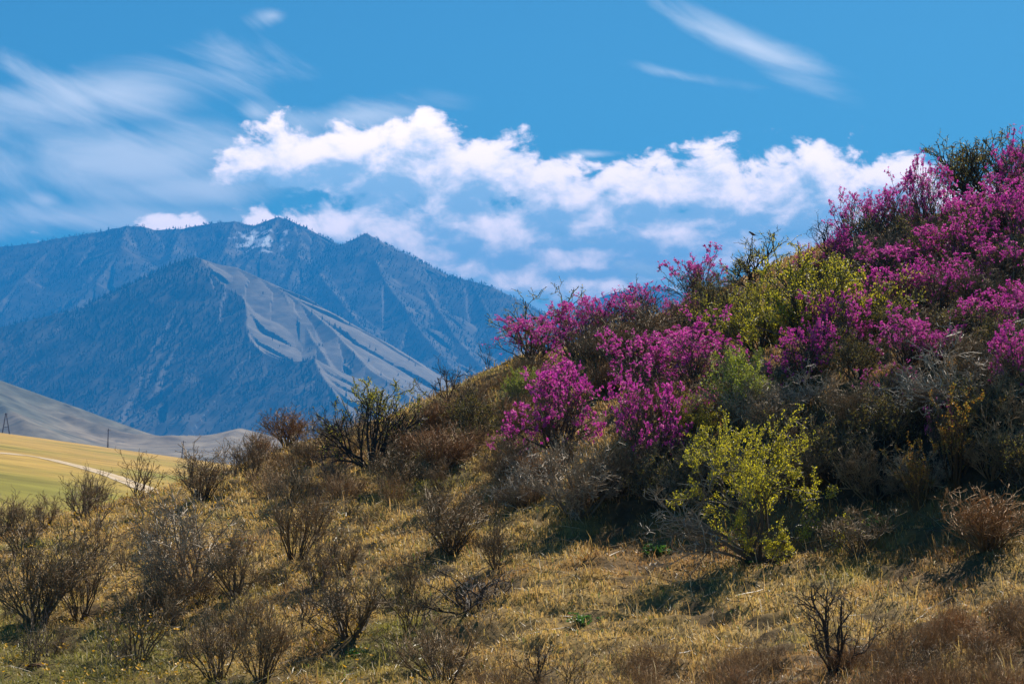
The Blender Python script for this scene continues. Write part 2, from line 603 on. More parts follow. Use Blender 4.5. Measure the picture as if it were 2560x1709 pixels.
def make_path():
    line = [(-260, 1114), (-120, 1122), (0, 1132), (60, 1137), (120, 1147), (180, 1161), (240, 1177), (300, 1196), (345, 1213), (400, 1236)]
    P = np.array([field_hit(*p) for p in line])
    t = np.linspace(0, len(P) - 1, 140)
    Q = np.stack([np.interp(t, np.arange(len(P)), P[:, k]) for k in range(3)], -1)
    T = np.gradient(Q[:, :2], axis=0)
    T /= np.linalg.norm(T, axis=1)[:, None]
    Nn = np.stack([-T[:, 1], T[:, 0]], -1)
    rows = []
    ww = [-1.75, -1.05, -0.4, 0.4, 1.05, 1.75]
    for k, off in enumerate(ww):
        wob = 1 + 0.15 * perlin(np.arange(140) * 0.3 + 7 * k, np.arange(140) * 0.0 + k) if k in (0, 5) else 1.0
        xy = Q[:, :2] + Nn * (off * wob)[:, None] if k in (0, 5) else Q[:, :2] + Nn * off
        z = field_z(xy[:, 0], xy[:, 1]) + 0.10 * fbm(xy[:, 0] * 0.03, xy[:, 1] * 0.03, 3) * np.clip(xy[:, 1] / 120, 0, 2) + 0.06
        rows.append(np.concatenate([xy, z[:, None]], 1))
    co = np.array(rows)
    tone = np.ones((6, 140, 3)) * np.array([0.50, 0.40, 0.28])
    tone[2:4] = np.array([0.44, 0.33, 0.20])
    o = link('path', mesh_np('path', co.reshape(-1, 3), grid_faces(6, 140), tone.reshape(-1, 3), True), M_PATH)
    tag(o, kind='structure')


def make_valley():
    u = np.linspace(-0.62, 0.62, 60)
    v = np.linspace(500, 9300, 60)
    U, V = np.meshgrid(u, v)
    X = U * V
    Z = -62 + 6 * fbm(X * 0.002, V * 0.002, 3)
    co = np.stack([X, V, Z], -1).reshape(-1, 3)
    o = link('valley_ground', mesh_np('valley_ground', co, grid_faces(*X.shape), np.tile([[0.27, 0.22, 0.12]], (len(co), 1)), True), M_HILLS)
    tag(o, kind='structure')


make_field()
make_path()
make_valley()


# ------------------------------------------------------------------ hills and mountains: ridges with gullied flanks
def ridge_field(X, Y, ridges, warp=14.0, gully=24.0):
    wx = X + warp * fbm(X * 0.006, Y * 0.006, 3)
    wy = Y + warp * fbm(X * 0.006 + 40, Y * 0.006 + 9, 3)
    best = np.full(X.shape, -1e9)
    for ri, (line, k) in enumerate(ridges):
        P = np.array([at(*p) for p in line])
        zb = np.full(X.shape, -1e9)
        db = np.zeros(X.shape)
        sb = np.zeros(X.shape)
        s0 = 0.0
        for a, b in zip(P[:-1], P[1:]):
            d = b[:2] - a[:2]
            L = math.hypot(*d)
            t = np.clip(((wx - a[0]) * d[0] + (wy - a[1]) * d[1]) / (L * L), 0, 1)
            dist = np.hypot(wx - a[0] - t * d[0], wy - a[1] - t * d[1])
            side = np.sign((wx - a[0]) * d[1] - (wy - a[1]) * d[0])
            z = a[2] + t * (b[2] - a[2]) - k * dist
            up = z > zb
            zb = np.where(up, z, zb)
            db = np.where(up, dist, db)
            sb = np.where(up, s0 + t * L + side * 5000, sb)
            s0 += L
        fade = sstep(6, 150, db)
        sw = sb + 22 * fbm(X * 0.005 + ri, Y * 0.005, 2)
        rib = fbm(sw * 0.0125 + ri * 7, db * 0.0007 + ri * 0.37, 3, 0.5, True) - 0.35
        fine = fbm(sw * 0.05 + ri * 3, db * 0.0035 + ri * 0.61, 3)
        zb = zb + fade * (gully * rib + gully * 0.35 * fine)
        best = np.maximum(best, zb)
    return best


def make_mountains():
    A = [(490, 641, 5000), (505, 646, 4990), (531, 683, 4930), (553, 716, 4880), (604, 738, 4830), (615, 767, 4750), (618, 811, 4640), (626, 851, 4560), (659, 881, 4500),
         (714, 901, 4460), (761, 903, 4430), (791, 893, 4400), (798, 921, 4340), (816, 950, 4280), (850, 1000, 4200), (900, 1060, 4100)]
    B = [(500, 645, 5005), (560, 662, 5000), (590, 668, 4990), (640, 691, 4950), (700, 722, 4900), (750, 754, 4850), (845, 838, 4680), (914, 915, 4520), (969, 951, 4430), (1060, 1020, 4300)]
    C = [(490, 641, 5000), (439, 654, 4980), (410, 679, 4960), (366, 690, 4930), (318, 738, 4900), (256, 756, 4880), (146, 782, 4850), (0, 818, 4800), (-200, 870, 4700), (-500, 960, 4550)]
    K = [(-900, 640, 6600), (-500, 650, 6700), (-200, 640, 6800), (0, 617, 6800), (73, 608, 6800), (146, 595, 6820), (238, 580, 6850), (318, 564, 6870), (359, 566, 6880), (388, 575, 6890),
         (458, 570, 6900), (531, 557, 6950), (586, 552, 6960), (633, 564, 6970), (666, 551, 6990), (695, 542, 7000), (717, 546, 6990), (750, 564, 6950), (798, 591, 6880), (827, 609, 6830),
         (852, 611, 6800), (874, 604, 6780), (896, 600, 6770), (905, 592, 6765), (913, 582, 6760), (921, 592, 6758), (926, 606, 6755), (931, 614, 6750), (944, 611, 6740), (966, 616, 6720), (988, 637, 6700), (1010, 653, 6680),
         (1016, 652, 6675), (1028, 660, 6660), (1050, 677, 6640), (1079, 684, 6610), (1112, 694, 6590), (1128, 690, 6580), (1145, 693, 6570), (1182, 702, 6550), (1226, 715, 6520), (1262, 732, 6500), (1299, 750, 6480),
         (1400, 800, 6400), (1550, 860, 6300), (1800, 950, 6200)]
    ridges = [(A, 0.60), (B, 0.56), (C, 0.62), (K, 0.58),
              ([(604, 738, 4830), (480, 835, 4650), (330, 965, 4430), (200, 1065, 4290)], 0.60),
              ([(618, 811, 4640), (500, 905, 4500), (400, 1005, 4350), (330, 1075, 4240)], 0.60),
              ([(439, 654, 4980), (350, 805, 4750), (200, 925, 4550), (60, 1035, 4380)], 0.62),
              ([(256, 756, 4880), (120, 885, 4650), (-20, 985, 4450)], 0.6),
              ([(0, 818, 4800), (-140, 940, 4560)], 0.6),
              ([(761, 903, 4430), (690, 985, 4310), (630, 1060, 4200)], 0.6),
              ([(791, 893, 4400), (760, 1000, 4220)], 0.6),
              ([(700, 722, 4900), (790, 860, 4620), (860, 960, 4400)], 0.55),
              ([(146, 595, 6820), (60, 690, 6500), (-40, 800, 6200), (-120, 900, 5900)], 0.58),
              ([(318, 564, 6870), (300, 622, 6600), (240, 705, 6350), (150, 800, 6050), (60, 880, 5800)], 0.58),
              ([(458, 570, 6900), (420, 650, 6600), (370, 735, 6300)], 0.58),
              ([(586, 552, 6960), (560, 625, 6650), (520, 705, 6400)], 0.58),
              ([(695, 542, 7000), (650, 615, 6700), (600, 690, 6450)], 0.58),
              ([(860, 612, 6790), (800, 685, 6450), (870, 775, 6150), (950, 865, 5800), (1050, 965, 5400)], 0.56),
              ([(913, 595, 6760), (960, 695, 6400), (1030, 795, 6100), (1100, 885, 5800), (1170, 965, 5500)], 0.58),
              ([(1028, 662, 6660), (1090, 765, 6300), (1150, 855, 6000), (1220, 935, 5700)], 0.58),
              ([(1182, 704, 6550), (1230, 805, 6250), (1290, 885, 5950)], 0.58),
              ([(750, 566, 6950), (745, 640, 6650), (720, 700, 6450)], 0.58)]
    ridges += [([(907, 598, 6764), (913, 584, 6762), (918, 592, 6760), (924, 604, 6758)], 1.9), ([(940, 610, 6742), (966, 615, 6722), (985, 634, 6702)], 1.1), ([(1011, 652, 6680), (1016, 648, 6676), (1024, 657, 6668)], 1.9),
               ([(1030, 657, 6658), (1036, 664, 6654)], 1.9), ([(1108, 690, 6590), (1114, 693, 6588)], 1.9), ([(1124, 687, 6582), (1140, 690, 6574)], 1.4), ([(868, 601, 6784), (880, 601, 6778)], 1.5)]
    pxs = np.arange(-620, 1960, 4.2)
    ys = np.concatenate([np.linspace(3950, 5080, 200), np.linspace(5088, 7080, 235), np.linspace(7100, 7900, 18)])
    U, Y = np.meshgrid((pxs - CX) / F, ys)
    X = U * Y
    Z = ridge_field(X, Y, ridges, 14.0, 31.0)
    Z += 2.2 * fbm(X * 0.03, Y * 0.03, 3) * sstep(-40, 40, Z)
    Z = np.maximum(Z, -64 + 4 * fbm(X * 0.004, Y * 0.004, 2))
    zy, zx = np.gradient(Z)
    dX = np.gradient(X, axis=1)
    dY = np.gradient(Y, axis=0)
    nx, ny = -zx / dX, -zy / dY
    nl = np.sqrt(nx ** 2 + ny ** 2 + 1)
    nx, ny = nx / nl, ny / nl
    front = Y < 5120
    n1 = fbm(X * 0.004, Y * 0.004, 4)
    n2 = fbm(X * 0.013 + 5, Y * 0.013, 3)
    PX = U * F + CX
    n3 = fbm((0.42 * X + 0.9 * Y) * 0.0016, (0.9 * X - 0.42 * Y) * 0.013, 3)
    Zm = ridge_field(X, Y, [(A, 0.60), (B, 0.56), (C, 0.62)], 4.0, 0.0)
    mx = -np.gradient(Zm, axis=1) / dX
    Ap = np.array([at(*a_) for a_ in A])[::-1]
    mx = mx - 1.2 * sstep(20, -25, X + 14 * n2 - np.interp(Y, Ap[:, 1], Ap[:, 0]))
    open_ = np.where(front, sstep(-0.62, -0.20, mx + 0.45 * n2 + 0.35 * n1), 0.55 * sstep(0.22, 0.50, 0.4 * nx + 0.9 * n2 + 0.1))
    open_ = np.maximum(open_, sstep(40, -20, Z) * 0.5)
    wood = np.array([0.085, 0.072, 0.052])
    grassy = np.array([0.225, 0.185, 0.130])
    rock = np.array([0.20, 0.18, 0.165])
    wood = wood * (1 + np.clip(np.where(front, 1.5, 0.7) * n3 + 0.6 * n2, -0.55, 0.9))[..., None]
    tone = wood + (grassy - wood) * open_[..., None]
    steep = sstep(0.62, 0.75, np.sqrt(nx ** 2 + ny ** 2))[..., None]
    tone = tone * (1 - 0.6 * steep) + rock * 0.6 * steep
    snow = sstep(0.12, 0.26, fbm(X * 0.035, Y * 0.02, 3) + 0.55 * np.exp(-(((PX - 650) / 75) ** 2 + ((Z - 585) / 55) ** 2)) - 0.22) * np.exp(-(((PX - 650) / 95) ** 2 + ((Z - 590) / 75) ** 4))
    tone = tone * (1 - snow[..., None]) + np.array([0.80, 0.82, 0.85]) * snow[..., None]
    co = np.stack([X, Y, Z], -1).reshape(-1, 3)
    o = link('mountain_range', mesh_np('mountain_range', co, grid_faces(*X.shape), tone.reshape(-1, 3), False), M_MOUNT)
    tag(o, kind='structure')
    # forest: thousands of small larches and firs
    rg = np.random.default_rng(5)
    dens = np.where(front, (1 - open_) * (0.75 + 0.9 * n1), (1 - 0.75 * open_) * (0.62 + 0.9 * n1))
    dens = np.clip(dens, 0.02, 1) * sstep(-48, -25, Z) * sstep(7060, 7020, Y) * (1 - 0.75 * snow)
    cell = np.abs(dX * dY)
    ex = dens * cell * np.where(front, 0.0105, 0.0062)
    r, c = np.nonzero(rg.random(ex.shape) < ex)
    rep = len(r)
    jx, jy = rg.uniform(-.5, .5, rep), rg.uniform(-.5, .5, rep)
    tx, ty, tz = X[r, c] + jx * dX[r, c], Y[r, c] + jy * dY[r, c], Z[r, c] + jx * zx[r, c] + jy * zy[r, c]
    dark = rg.random(rep) < np.clip(0.34 + 1.4 * (n1[r, c] + 0.4 * n2[r, c]) - np.where(front[r, c], 1.9, 0.8) * n3[r, c] + 0.45 * (front[r, c] & (Z[r, c] > 170)), 0.05, 0.95)
    H = rg.uniform(6.5, 14, rep) * np.where(dark, 1.05, 0.95)
    W = H * np.where(dark, 0.17, 0.20)
    ring = rg.uniform(0, 6.28, rep)
    V = np.zeros((rep, 5, 3))
    for j in range(4):
        V[:, j, 0] = tx + W * np.cos(ring + j * 1.5708)
        V[:, j, 1] = ty + W * np.sin(ring + j * 1.5708)
        V[:, j, 2] = tz + H * np.where(dark, 0.05, 0.22)
    V[:, 4] = np.stack([tx, ty, tz + H], -1)
    b = np.arange(rep)[:, None] * 5
    tri = np.concatenate([b + np.array([[j, (j + 1) % 4, 4]]) for j in range(4)])
    tc = np.where(dark[:, None], np.array([[0.030, 0.042, 0.026]]), np.array([[0.135, 0.108, 0.078]])) * rg.uniform(0.7, 1.3, (rep, 1))
    o = link('forest', mesh_np('forest', V.reshape(-1, 3), tri, np.repeat(tc, 5, 0)), M_FOREST)
    tag(o, 'sparse larch and fir forest covering the far mountain slopes', 'forest', kind='stuff')
    print('forest trees', rep)
    # the farther mountain
    pxs = np.arange(1180, 3200, 9.0)
    ys = np.linspace(7950, 9200, 110)
    U, Y = np.meshgrid((pxs - CX) / F, ys)
    X = U * Y
    M = [(1300, 860, 8900), (1440, 782, 8900), (1480, 755, 8900), (1513, 738, 8900), (1558, 726, 8900), (1611, 715, 8900), (1660, 716, 8900), (1720, 740, 8900), (1850, 790, 8900), (2100, 830, 8900), (2600, 800, 8900), (3300, 850, 8900)]
    Z = ridge_field(X, Y, [(M, 0.55), ([(1611, 715, 8900), (1570, 790, 8550), (1500, 870, 8200)], 0.55), ([(1720, 740, 8900), (1760, 830, 8500)], 0.55)], 20, 30)
    Z = np.maximum(Z, -64)
    o = link('far_mountain', mesh_np('far_mountain', np.stack([X, Y, Z], -1).reshape(-1, 3), grid_faces(*X.shape), np.tile([[0.09, 0.08, 0.06]], (X.size, 1))), M_MOUNT)
    tag(o, kind='structure')


def make_hills():
    L1 = [(-700, 880, 2150), (-300, 890, 2100), (-150, 905, 2050), (-60, 925, 2000), (0, 957, 1980), (30, 977, 1960), (60, 1006, 1940), (110, 1016, 1930), (170, 1031, 1920), (240, 1056, 1900), (285, 1077, 1890), (360, 1089, 1880), (430, 1092, 1870)]
    L2 = [(430, 1092, 1870), (500, 1092, 1900), (560, 1086, 1950), (578, 1078, 1970), (597, 1070, 1980), (625, 1079, 1970), (660, 1094, 1950), (760, 1120, 1900)]
    L3 = [(-60, 925, 2000), (10, 1010, 1820), (60, 1050, 1700)]
    L4 = [(597, 1070, 1980), (570, 1100, 1850)]
    pxs = np.arange(-900, 1300, 8.0)
    ys = np.linspace(1050, 2700, 190)
    U, Y = np.meshgrid((pxs - CX) / F, ys)
    X = U * Y
    Z = ridge_field(X, Y, [(L1, 0.40), (L2, 0.30), (L3, 0.42), (L4, 0.3)], 7.0, 10.0)
    apron = np.interp(Y, [1050, 1250, 1880, 2000, 2700], [-64, -46, -26, -28, -64]) + 3.0 * fbm(X * 0.006, Y * 0.006, 3)
    e = 12.0
    Z = 0.5 * (Z + apron + np.sqrt((Z - apron) ** 2 + e * e)) - e * 0.12
    co = np.stack([X, Y, Z], -1).reshape(-1, 3)
    sand, grey = np.array([0.27, 0.215, 0.145]), np.array([0.125, 0.125, 0.092])
    k = sstep(-0.15, 0.25, fbm(X * 0.006, Y * 0.004, 4) + 0.25 * sstep(0, 40, Z))[..., None]
    dots = sstep(0.28, 0.36, fbm(X * 0.05, Y * 0.03, 2))[..., None]
    tone = (sand * (1 - k) + grey * k) * (1 - 0.55 * dots) * (0.85 + 0.5 * fbm(X * 0.02, Y * 0.012, 4)[..., None])
    o = link('hills', mesh_np('hills', co, grid_faces(*X.shape), tone.reshape(-1, 3), True), M_HILLS)
    tag(o, kind='structure')


make_mountains()
make_hills()


# ------------------------------------------------------------------ shrubs
def norm(v):
    return v / np.maximum(np.linalg.norm(v, axis=-1, keepdims=True), 1e-9)


def tubes(paths, rad, tone, sides=3):
    """paths (n,k,3), rad (n,k) -> vertices, quads, colours"""
    n, k, _ = paths.shape
    d = np.empty_like(paths)
    d[:, 1:-1] = paths[:, 2:] - paths[:, :-2]
    d[:, 0] = paths[:, 1] - paths[:, 0]
    d[:, -1] = paths[:, -1] - paths[:, -2]
    d = norm(d)
    ref = np.where(np.abs(d[..., 2:3]) > 0.9, np.array([1.0, 0, 0]), np.array([0, 0, 1.0]))
    a = norm(np.cross(d, ref))
    b = np.cross(d, a)
    ang = np.arange(sides) * 2 * np.pi / sides
    V = paths[:, :, None] + rad[:, :, None, None] * (a[:, :, None] * np.cos(ang)[None, None, :, None] + b[:, :, None] * np.sin(ang)[None, None, :, None])
    idx = np.arange(n * k * sides).reshape(n, k, sides)
    q = np.stack([idx[:, :-1], np.roll(idx[:, :-1], -1, 2), np.roll(idx[:, 1:], -1, 2), idx[:, 1:]], -1).reshape(-1, 4)
    c = np.repeat(tone, k * sides, 0)
    return V.reshape(-1, 3), q, c


class Plant:
    def __init__(self, seed):
        self.r = np.random.default_rng(seed)
        self.v, self.f, self.c = [], [], []
        self.nv = 0

    def branch(self, start, dr, length, r0, nseg, jit, trop, taper=0.35, bend=None):
        n = len(start)
        P = np.zeros((n, nseg + 1, 3))
        D = np.zeros((n, nseg + 1, 3))
        P[:, 0], D[:, 0] = start, dr
        d = dr.copy()
        for k in range(nseg):
            d = d + self.r.normal(0, jit, (n, 3))
            d[:, 2] += trop
            if bend is not None:
                d += bend / nseg
            d = norm(d)
            P[:, k + 1] = P[:, k] + d * (length / nseg)[:, None]
            D[:, k + 1] = d
        R = r0[:, None] * np.linspace(1, taper, nseg + 1)[None]
        return dict(P=P, D=D, R=R, L=length, n=n)

    def children(self, br, per, tmin, tmax, ang, ratio, rr, nseg, jit, trop, taper=0.4, upbias=0.0):
        n = int(br['n'] * per)
        i = np.concatenate([np.tile(np.arange(br['n']), int(per)), self.r.integers(0, br['n'], max(n - br['n'] * int(per), 0))]) if per >= 1 else self.r.permutation(br['n'])[:n]
        n = len(i)
        K = br['P'].shape[1] - 1
        t = self.r.uniform(tmin, tmax, n)
        k = np.minimum((t * K).astype(int), K - 1)
        fr = (t * K - k)[:, None]
        pos = br['P'][i, k] * (1 - fr) + br['P'][i, k + 1] * fr
        pd = br['D'][i, k + 1]
        rnd = self.r.normal(0, 1, (n, 3))
        rnd[:, 2] += upbias
        perp = norm(rnd - pd * (rnd * pd).sum(-1, keepdims=True))
        a = np.radians(ang) * self.r.uniform(0.6, 1.35, n)[:, None]
        d = norm(pd * np.cos(a) + perp * np.sin(a))
        L = br['L'][i] * ratio * self.r.uniform(0.55, 1.3, n) * (1.15 - 0.5 * t)
        r0 = (br['R'][i, k] * rr)
        return self.branch(pos, d, L, r0, nseg, jit, trop, taper)

    def add(self, br, tone, rmin, var=0.25):
        c = np.array(tone)[None] * self.r.uniform(1 - var, 1 + var, (br['n'], 1))
        v, q, c = tubes(br['P'], np.maximum(br['R'], rmin), c)
        self.v.append(v)
        self.f.append(q + self.nv)
        self.c.append(c)
        self.nv += len(v)

    def done(self):
        return np.concatenate(self.v), np.concatenate(self.f), np.concatenate(self.c)


def leafmesh(r, pos, dr, size, tones):
    """pointed folded leaves"""
    n = len(pos)
    d = norm(dr + r.normal(0, 0.75, (n, 3)))
    s = norm(np.cross(d, norm(r.normal(0, 1, (n, 3)))))
    nn = np.cross(d, s)
    L = (size * r.uniform(0.6, 1.35, n))[:, None]
    V = np.zeros((n, 4, 3))
    V[:, 0] = pos
    V[:, 1] = pos + d * L * 0.5 + s * L * 0.32 + nn * L * 0.08
    V[:, 2] = pos + d * L
    V[:, 3] = pos + d * L * 0.5 - s * L * 0.32 + nn * L * 0.08
    b = np.arange(n)[:, None] * 4
    f = b + np.array([[0, 1, 2, 3]])
    t = np.array(tones)
    c = t[r.integers(0, len(t), n)] * r.uniform(0.7, 1.3, (n, 1))
    return V.reshape(-1, 3), f, np.repeat(c, 4, 0)


def flowermesh(r, pos, dr, size):
    """open five-petalled funnels"""
    n = len(pos)
    ax = norm(dr + r.normal(0, 0.8, (n, 3)) + np.array([0, -0.15, 0.25]))
    s = norm(np.cross(ax, norm(r.normal(0, 1, (n, 3)))))
    u = np.cross(ax, s)
    S = (size * r.uniform(0.7, 1.25, n))[:, None]
    V = np.zeros((n, 5, 4, 3))
    for j in range(5):
        a0 = j * 1.2566
        for m, (da, rad, hh) in enumerate(((0, 0.04, 0.0), (-0.52, 0.40, 0.28), (0, 0.62, 0.22), (0.52, 0.40, 0.28))):
            V[:, j, m] = pos + S * (s * (math.cos(a0 + da) * rad) + u * (math.sin(a0 + da) * rad) + ax * hh)
    f = np.arange(n * 20).reshape(-1, 4)
    base = np.array([[0.64, 0.055, 0.46], [0.72, 0.085, 0.46], [0.82, 0.21, 0.56], [0.54, 0.030, 0.43], [0.70, 0.075, 0.44]])
    c = base[r.integers(0, 5, n)] * r.uniform(0.8, 1.2, (n, 1))
    return V.reshape(-1, 3), f, np.repeat(c, 20, 0)


def fit(parts):
    """scale so the plant is one unit tall and one unit wide, base at the origin"""
    v = parts[0][0]
    lo, hi = np.percentile(v, 0.6, axis=0), np.percentile(v, 99.4, axis=0)
    sx = 1.0 / max(hi[0] - lo[0], hi[1] - lo[1])
    sz = 1.0 / hi[2]
    return sx, sz


BROWN, RED, GREY, DARK = (0.25, 0.172, 0.090), (0.33, 0.188, 0.080), (0.36, 0.275, 0.180), (0.075, 0.058, 0.046)
VAR = {}


def make_variant(key, seed, stems, spread, bark, mat, fine=1.0, jit=0.16, trop=0.05, lean=(0, 0), leaf=None, flower=None, curl=0.0, tips=1.0, rmin=0.0026, lev2=5, lev3=5, base_r=0.06, stem_r=0.014, open_=0.0):
    p = Plant(seed)
    r = p.r
    az = r.uniform(0, 2 * np.pi, stems)
    sp = np.sqrt(r.random(stems)) * spread
    st = np.stack([np.cos(az) * base_r * r.random(stems), np.sin(az) * base_r * r.random(stems), np.full(stems, -0.05)], -1)
    d = norm(np.stack([np.cos(az) * sp + lean[0], np.sin(az) * sp + lean[1], np.ones(stems)], -1))
    L = r.uniform(0.62, 1.05, stems) * (1 - 0.15 * sp)
    s0 = p.branch(st, d, L, stem_r * r.uniform(0.6, 1.3, stems), 8, jit, trop, 0.3)
    s1 = p.children(s0, lev2, 0.25 + open_, 1.0, 38, 0.50, 0.62, 5, jit * 1.1, trop, 0.4, 0.3)
    s2 = p.children(s1, lev3 * fine * 0.85, 0.25, 1.0, 42, 0.52, 0.62, 4, jit * 1.2, trop * 0.8 + curl, 0.5, 0.3)
    s3 = p.children(s2, 1.15 * fine, 0.3, 1.0, 45, 0.6, 0.7, 2, jit, trop, 0.6, 0.2)
    rmin *= 1.2
    p.add(s0, np.array(bark) * 0.55, rmin * 1.6)
    stems_ = p.done()
    p.v, p.f, p.c, p.nv = [], [], [], 0
    p.add(s1, np.array(bark) * 0.8, rmin * 1.3)
    p.add(s2, np.array(bark) * 1.2, rmin)  # young twigs are paler; fine ones brightened further to imitate sun-lit rims
    p.add(s3, np.array(bark) * 1.4, rmin * 0.85)
    wood = p.done()
    parts = [('stems', stems_, mat), ('twigs', wood, mat)]
    tp = np.concatenate([s2['P'][:, -1], s3['P'][:, -1], s3['P'][:, 1], s2['P'][:, 2]])
    td = np.concatenate([s2['D'][:, -1], s3['D'][:, -1], s3['D'][:, 1], s2['D'][:, 2]])
    if flower:
        clump = fbm(tp[:, 0] * 3.1 + seed, tp[:, 1] * 3.1 + tp[:, 2] * 2.7, 2)
        rad = np.linalg.norm(tp - np.array([0, 0, 0.35]), axis=1)
        score = clump * 0.9 + rad * 1.1 + 0.3 * tp[:, 2] + r.normal(0, 0.16, len(tp))
        nf = min(flower['n'], len(tp))
        sel = np.argsort(-score)[:nf]
        m = 3
        pos = np.repeat(tp[sel], m, 0) + r.normal(0, 0.010, (nf * m, 3))
        parts.append(('blossoms', flowermesh(r, pos, np.repeat(td[sel], m, 0), flower['size']), M_PETAL))
    if leaf:
        nl = leaf['n']
        tp = np.concatenate([s2['P'][:, 1:].reshape(-1, 3), s3['P'].reshape(-1, 3), s1['P'][:, 3:].reshape(-1, 3)])
        td = np.concatenate([s2['D'][:, 1:].reshape(-1, 3), s3['D'].reshape(-1, 3), s1['D'][:, 3:].reshape(-1, 3)])
        i = r.integers(0, len(tp), nl)
        if leaf.get('top'):
            w = np.clip(tp[:, 2] - leaf['top'], 0, None) ** 1.0 + 0.02
            i = r.choice(len(tp), nl, p=w / w.sum())
        back = r.uniform(0, 0.07, nl)[:, None]
        parts.append(('leaves', leafmesh(r, tp[i] - td[i] * back + r.normal(0, 0.006, (nl, 3)), td[i], leaf['size'], leaf['tones']), M_LEAF))
    sx, sz = fit([wood])
    out = []
    for name, (v, f, c), m in parts:
        v = v * np.array([sx, sx, sz])
        me = mesh_np(key + '_' + name, v, f, c)
        me.materials.append(m)
        out.append((name, me))
    VAR[key] = out


YG = [(0.52, 0.46, 0.018), (0.43, 0.40, 0.018), (0.60, 0.51, 0.03), (0.33, 0.32, 0.018)]
OL = [(0.28, 0.25, 0.03), (0.33, 0.27, 0.03), (0.20, 0.185, 0.03)]
BG = [(0.34, 0.40, 0.025), (0.42, 0.44, 0.03), (0.26, 0.32, 0.025)]
OC = [(0.30, 0.17, 0.04), (0.26, 0.19, 0.06), (0.34, 0.22, 0.07), (0.20, 0.18, 0.04)]

# flowering shrubs
for i in range(6):
    make_variant('rhodo%d' % i, 100 + i, 26, (0.8, 0.95, 0.7, 0.9, 0.75, 1.0)[i], (0.17, 0.12, 0.085), M_BARK_BROWN, jit=0.19, trop=0.06, lev2=5, lev3=4.2,
                 flower=dict(n=(680, 800, 560, 740, 380, 200)[i], size=0.0275), leaf=dict(n=1100, size=0.024, tones=OC), rmin=0.0022)
# leafless shrubs
make_variant('bare_dense', 201, 30, 0.85, BROWN, M_BARK_BROWN, fine=1.15, jit=0.15, trop=0.08, lev2=5, lev3=5, open_=0.12)
make_variant('bare_vase', 202, 22, 0.95, BROWN, M_BARK_BROWN, fine=1.0, jit=0.15, trop=0.09, lev2=6, lev3=5, open_=0.28)
make_variant('bare_grey', 203, 26, 1.0, GREY, M_BARK_GREY, fine=1.3, jit=0.15, trop=0.03, lev2=6, lev3=5, open_=0.3, lean=(-0.35, -0.1))
make_variant('bare_sparse', 204, 11, 0.6, BROWN, M_BARK_BROWN, fine=0.8, jit=0.20, trop=0.05, lev2=4, lev3=4)
make_variant('bare_spread', 205, 17, 2.2, DARK, M_BARK_BROWN, fine=0.8, jit=0.20, trop=0.05, lev2=5, lev3=4, stem_r=0.02, curl=0.02)
make_variant('bare_red', 206, 40, 0.7, RED, M_BARK_BROWN, fine=1.0, jit=0.12, trop=0.08, lev2=5, lev3=4)
make_variant('bare_silver', 207, 18, 2.0, (0.40, 0.335, 0.255), M_BARK_GREY, fine=1.1, jit=0.22, trop=0.0, lev2=6, lev3=5, stem_r=0.016, lean=(-0.5, -0.5))
make_variant('bare_tree', 208, 7, 0.75, DARK, M_BARK_BROWN, fine=0.9, jit=0.24, trop=0.04, lev2=7, lev3=5, stem_r=0.024, base_r=0.03)
make_variant('bare_twigs', 209, 6, 0.45, (0.16, 0.115, 0.095), M_BARK_BROWN, fine=0.6, jit=0.20, trop=0.07, lev2=4, lev3=3)
make_variant('brush', 210, 70, 0.9, (0.44, 0.275, 0.125), M_BARK_BROWN, fine=0.6, jit=0.13, trop=0.05, lev2=4, lev3=2.5, base_r=0.30, stem_r=0.006, rmin=0.0018)
# leafy shrubs
make_variant('green_dense', 301, 30, 0.95, (0.13, 0.105, 0.075), M_BARK_GREY, fine=1.2, lev2=6, lev3=5, leaf=dict(n=22000, size=0.0185, tones=YG))
make_variant('green_bright', 302, 28, 0.9, GREY, M_BARK_GREY, fine=1.1, lev2=6, lev3=5, leaf=dict(n=12000, size=0.021, tones=BG, top=0.35))
make_variant('green_tips', 303, 20, 1.25, DARK, M_BARK_BROWN, fine=1.1, jit=0.19, lev2=6, lev3=5, stem_r=0.02, leaf=dict(n=4500, size=0.015, tones=OL + YG[:1] + BG[:1], top=0.55))
make_variant('green_tree', 304, 7, 1.0, DARK, M_BARK_BROWN, fine=1.0, jit=0.25, lev2=7, lev3=5, stem_r=0.026, base_r=0.03, leaf=dict(n=3500, size=0.016, tones=OL + YG))
make_variant('green_olive', 305, 24, 1.0, (0.11, 0.09, 0.06), M_BARK_BROWN, fine=1.2, jit=0.2, lev2=6, lev3=5, leaf=dict(n=6500, size=0.017, tones=OL + OC[:1]))
make_variant('green_small', 306, 16, 0.9, (0.12, 0.12, 0.05), M_BARK_BROWN, fine=0.5, lev2=4, lev3=3, leaf=dict(n=900, size=0.09, tones=[(0.06, 0.17, 0.02), (0.09, 0.21, 0.03)]))
make_variant('orange_shoots', 307, 16, 0.45, (0.20, 0.11, 0.04), M_BARK_BROWN, fine=0.5, jit=0.08, trop=0.12, lev2=3, lev3=2, leaf=dict(n=2600, size=0.018, tones=[(0.46, 0.20, 0.015), (0.38, 0.24, 0.02), (0.30, 0.24, 0.03)]))
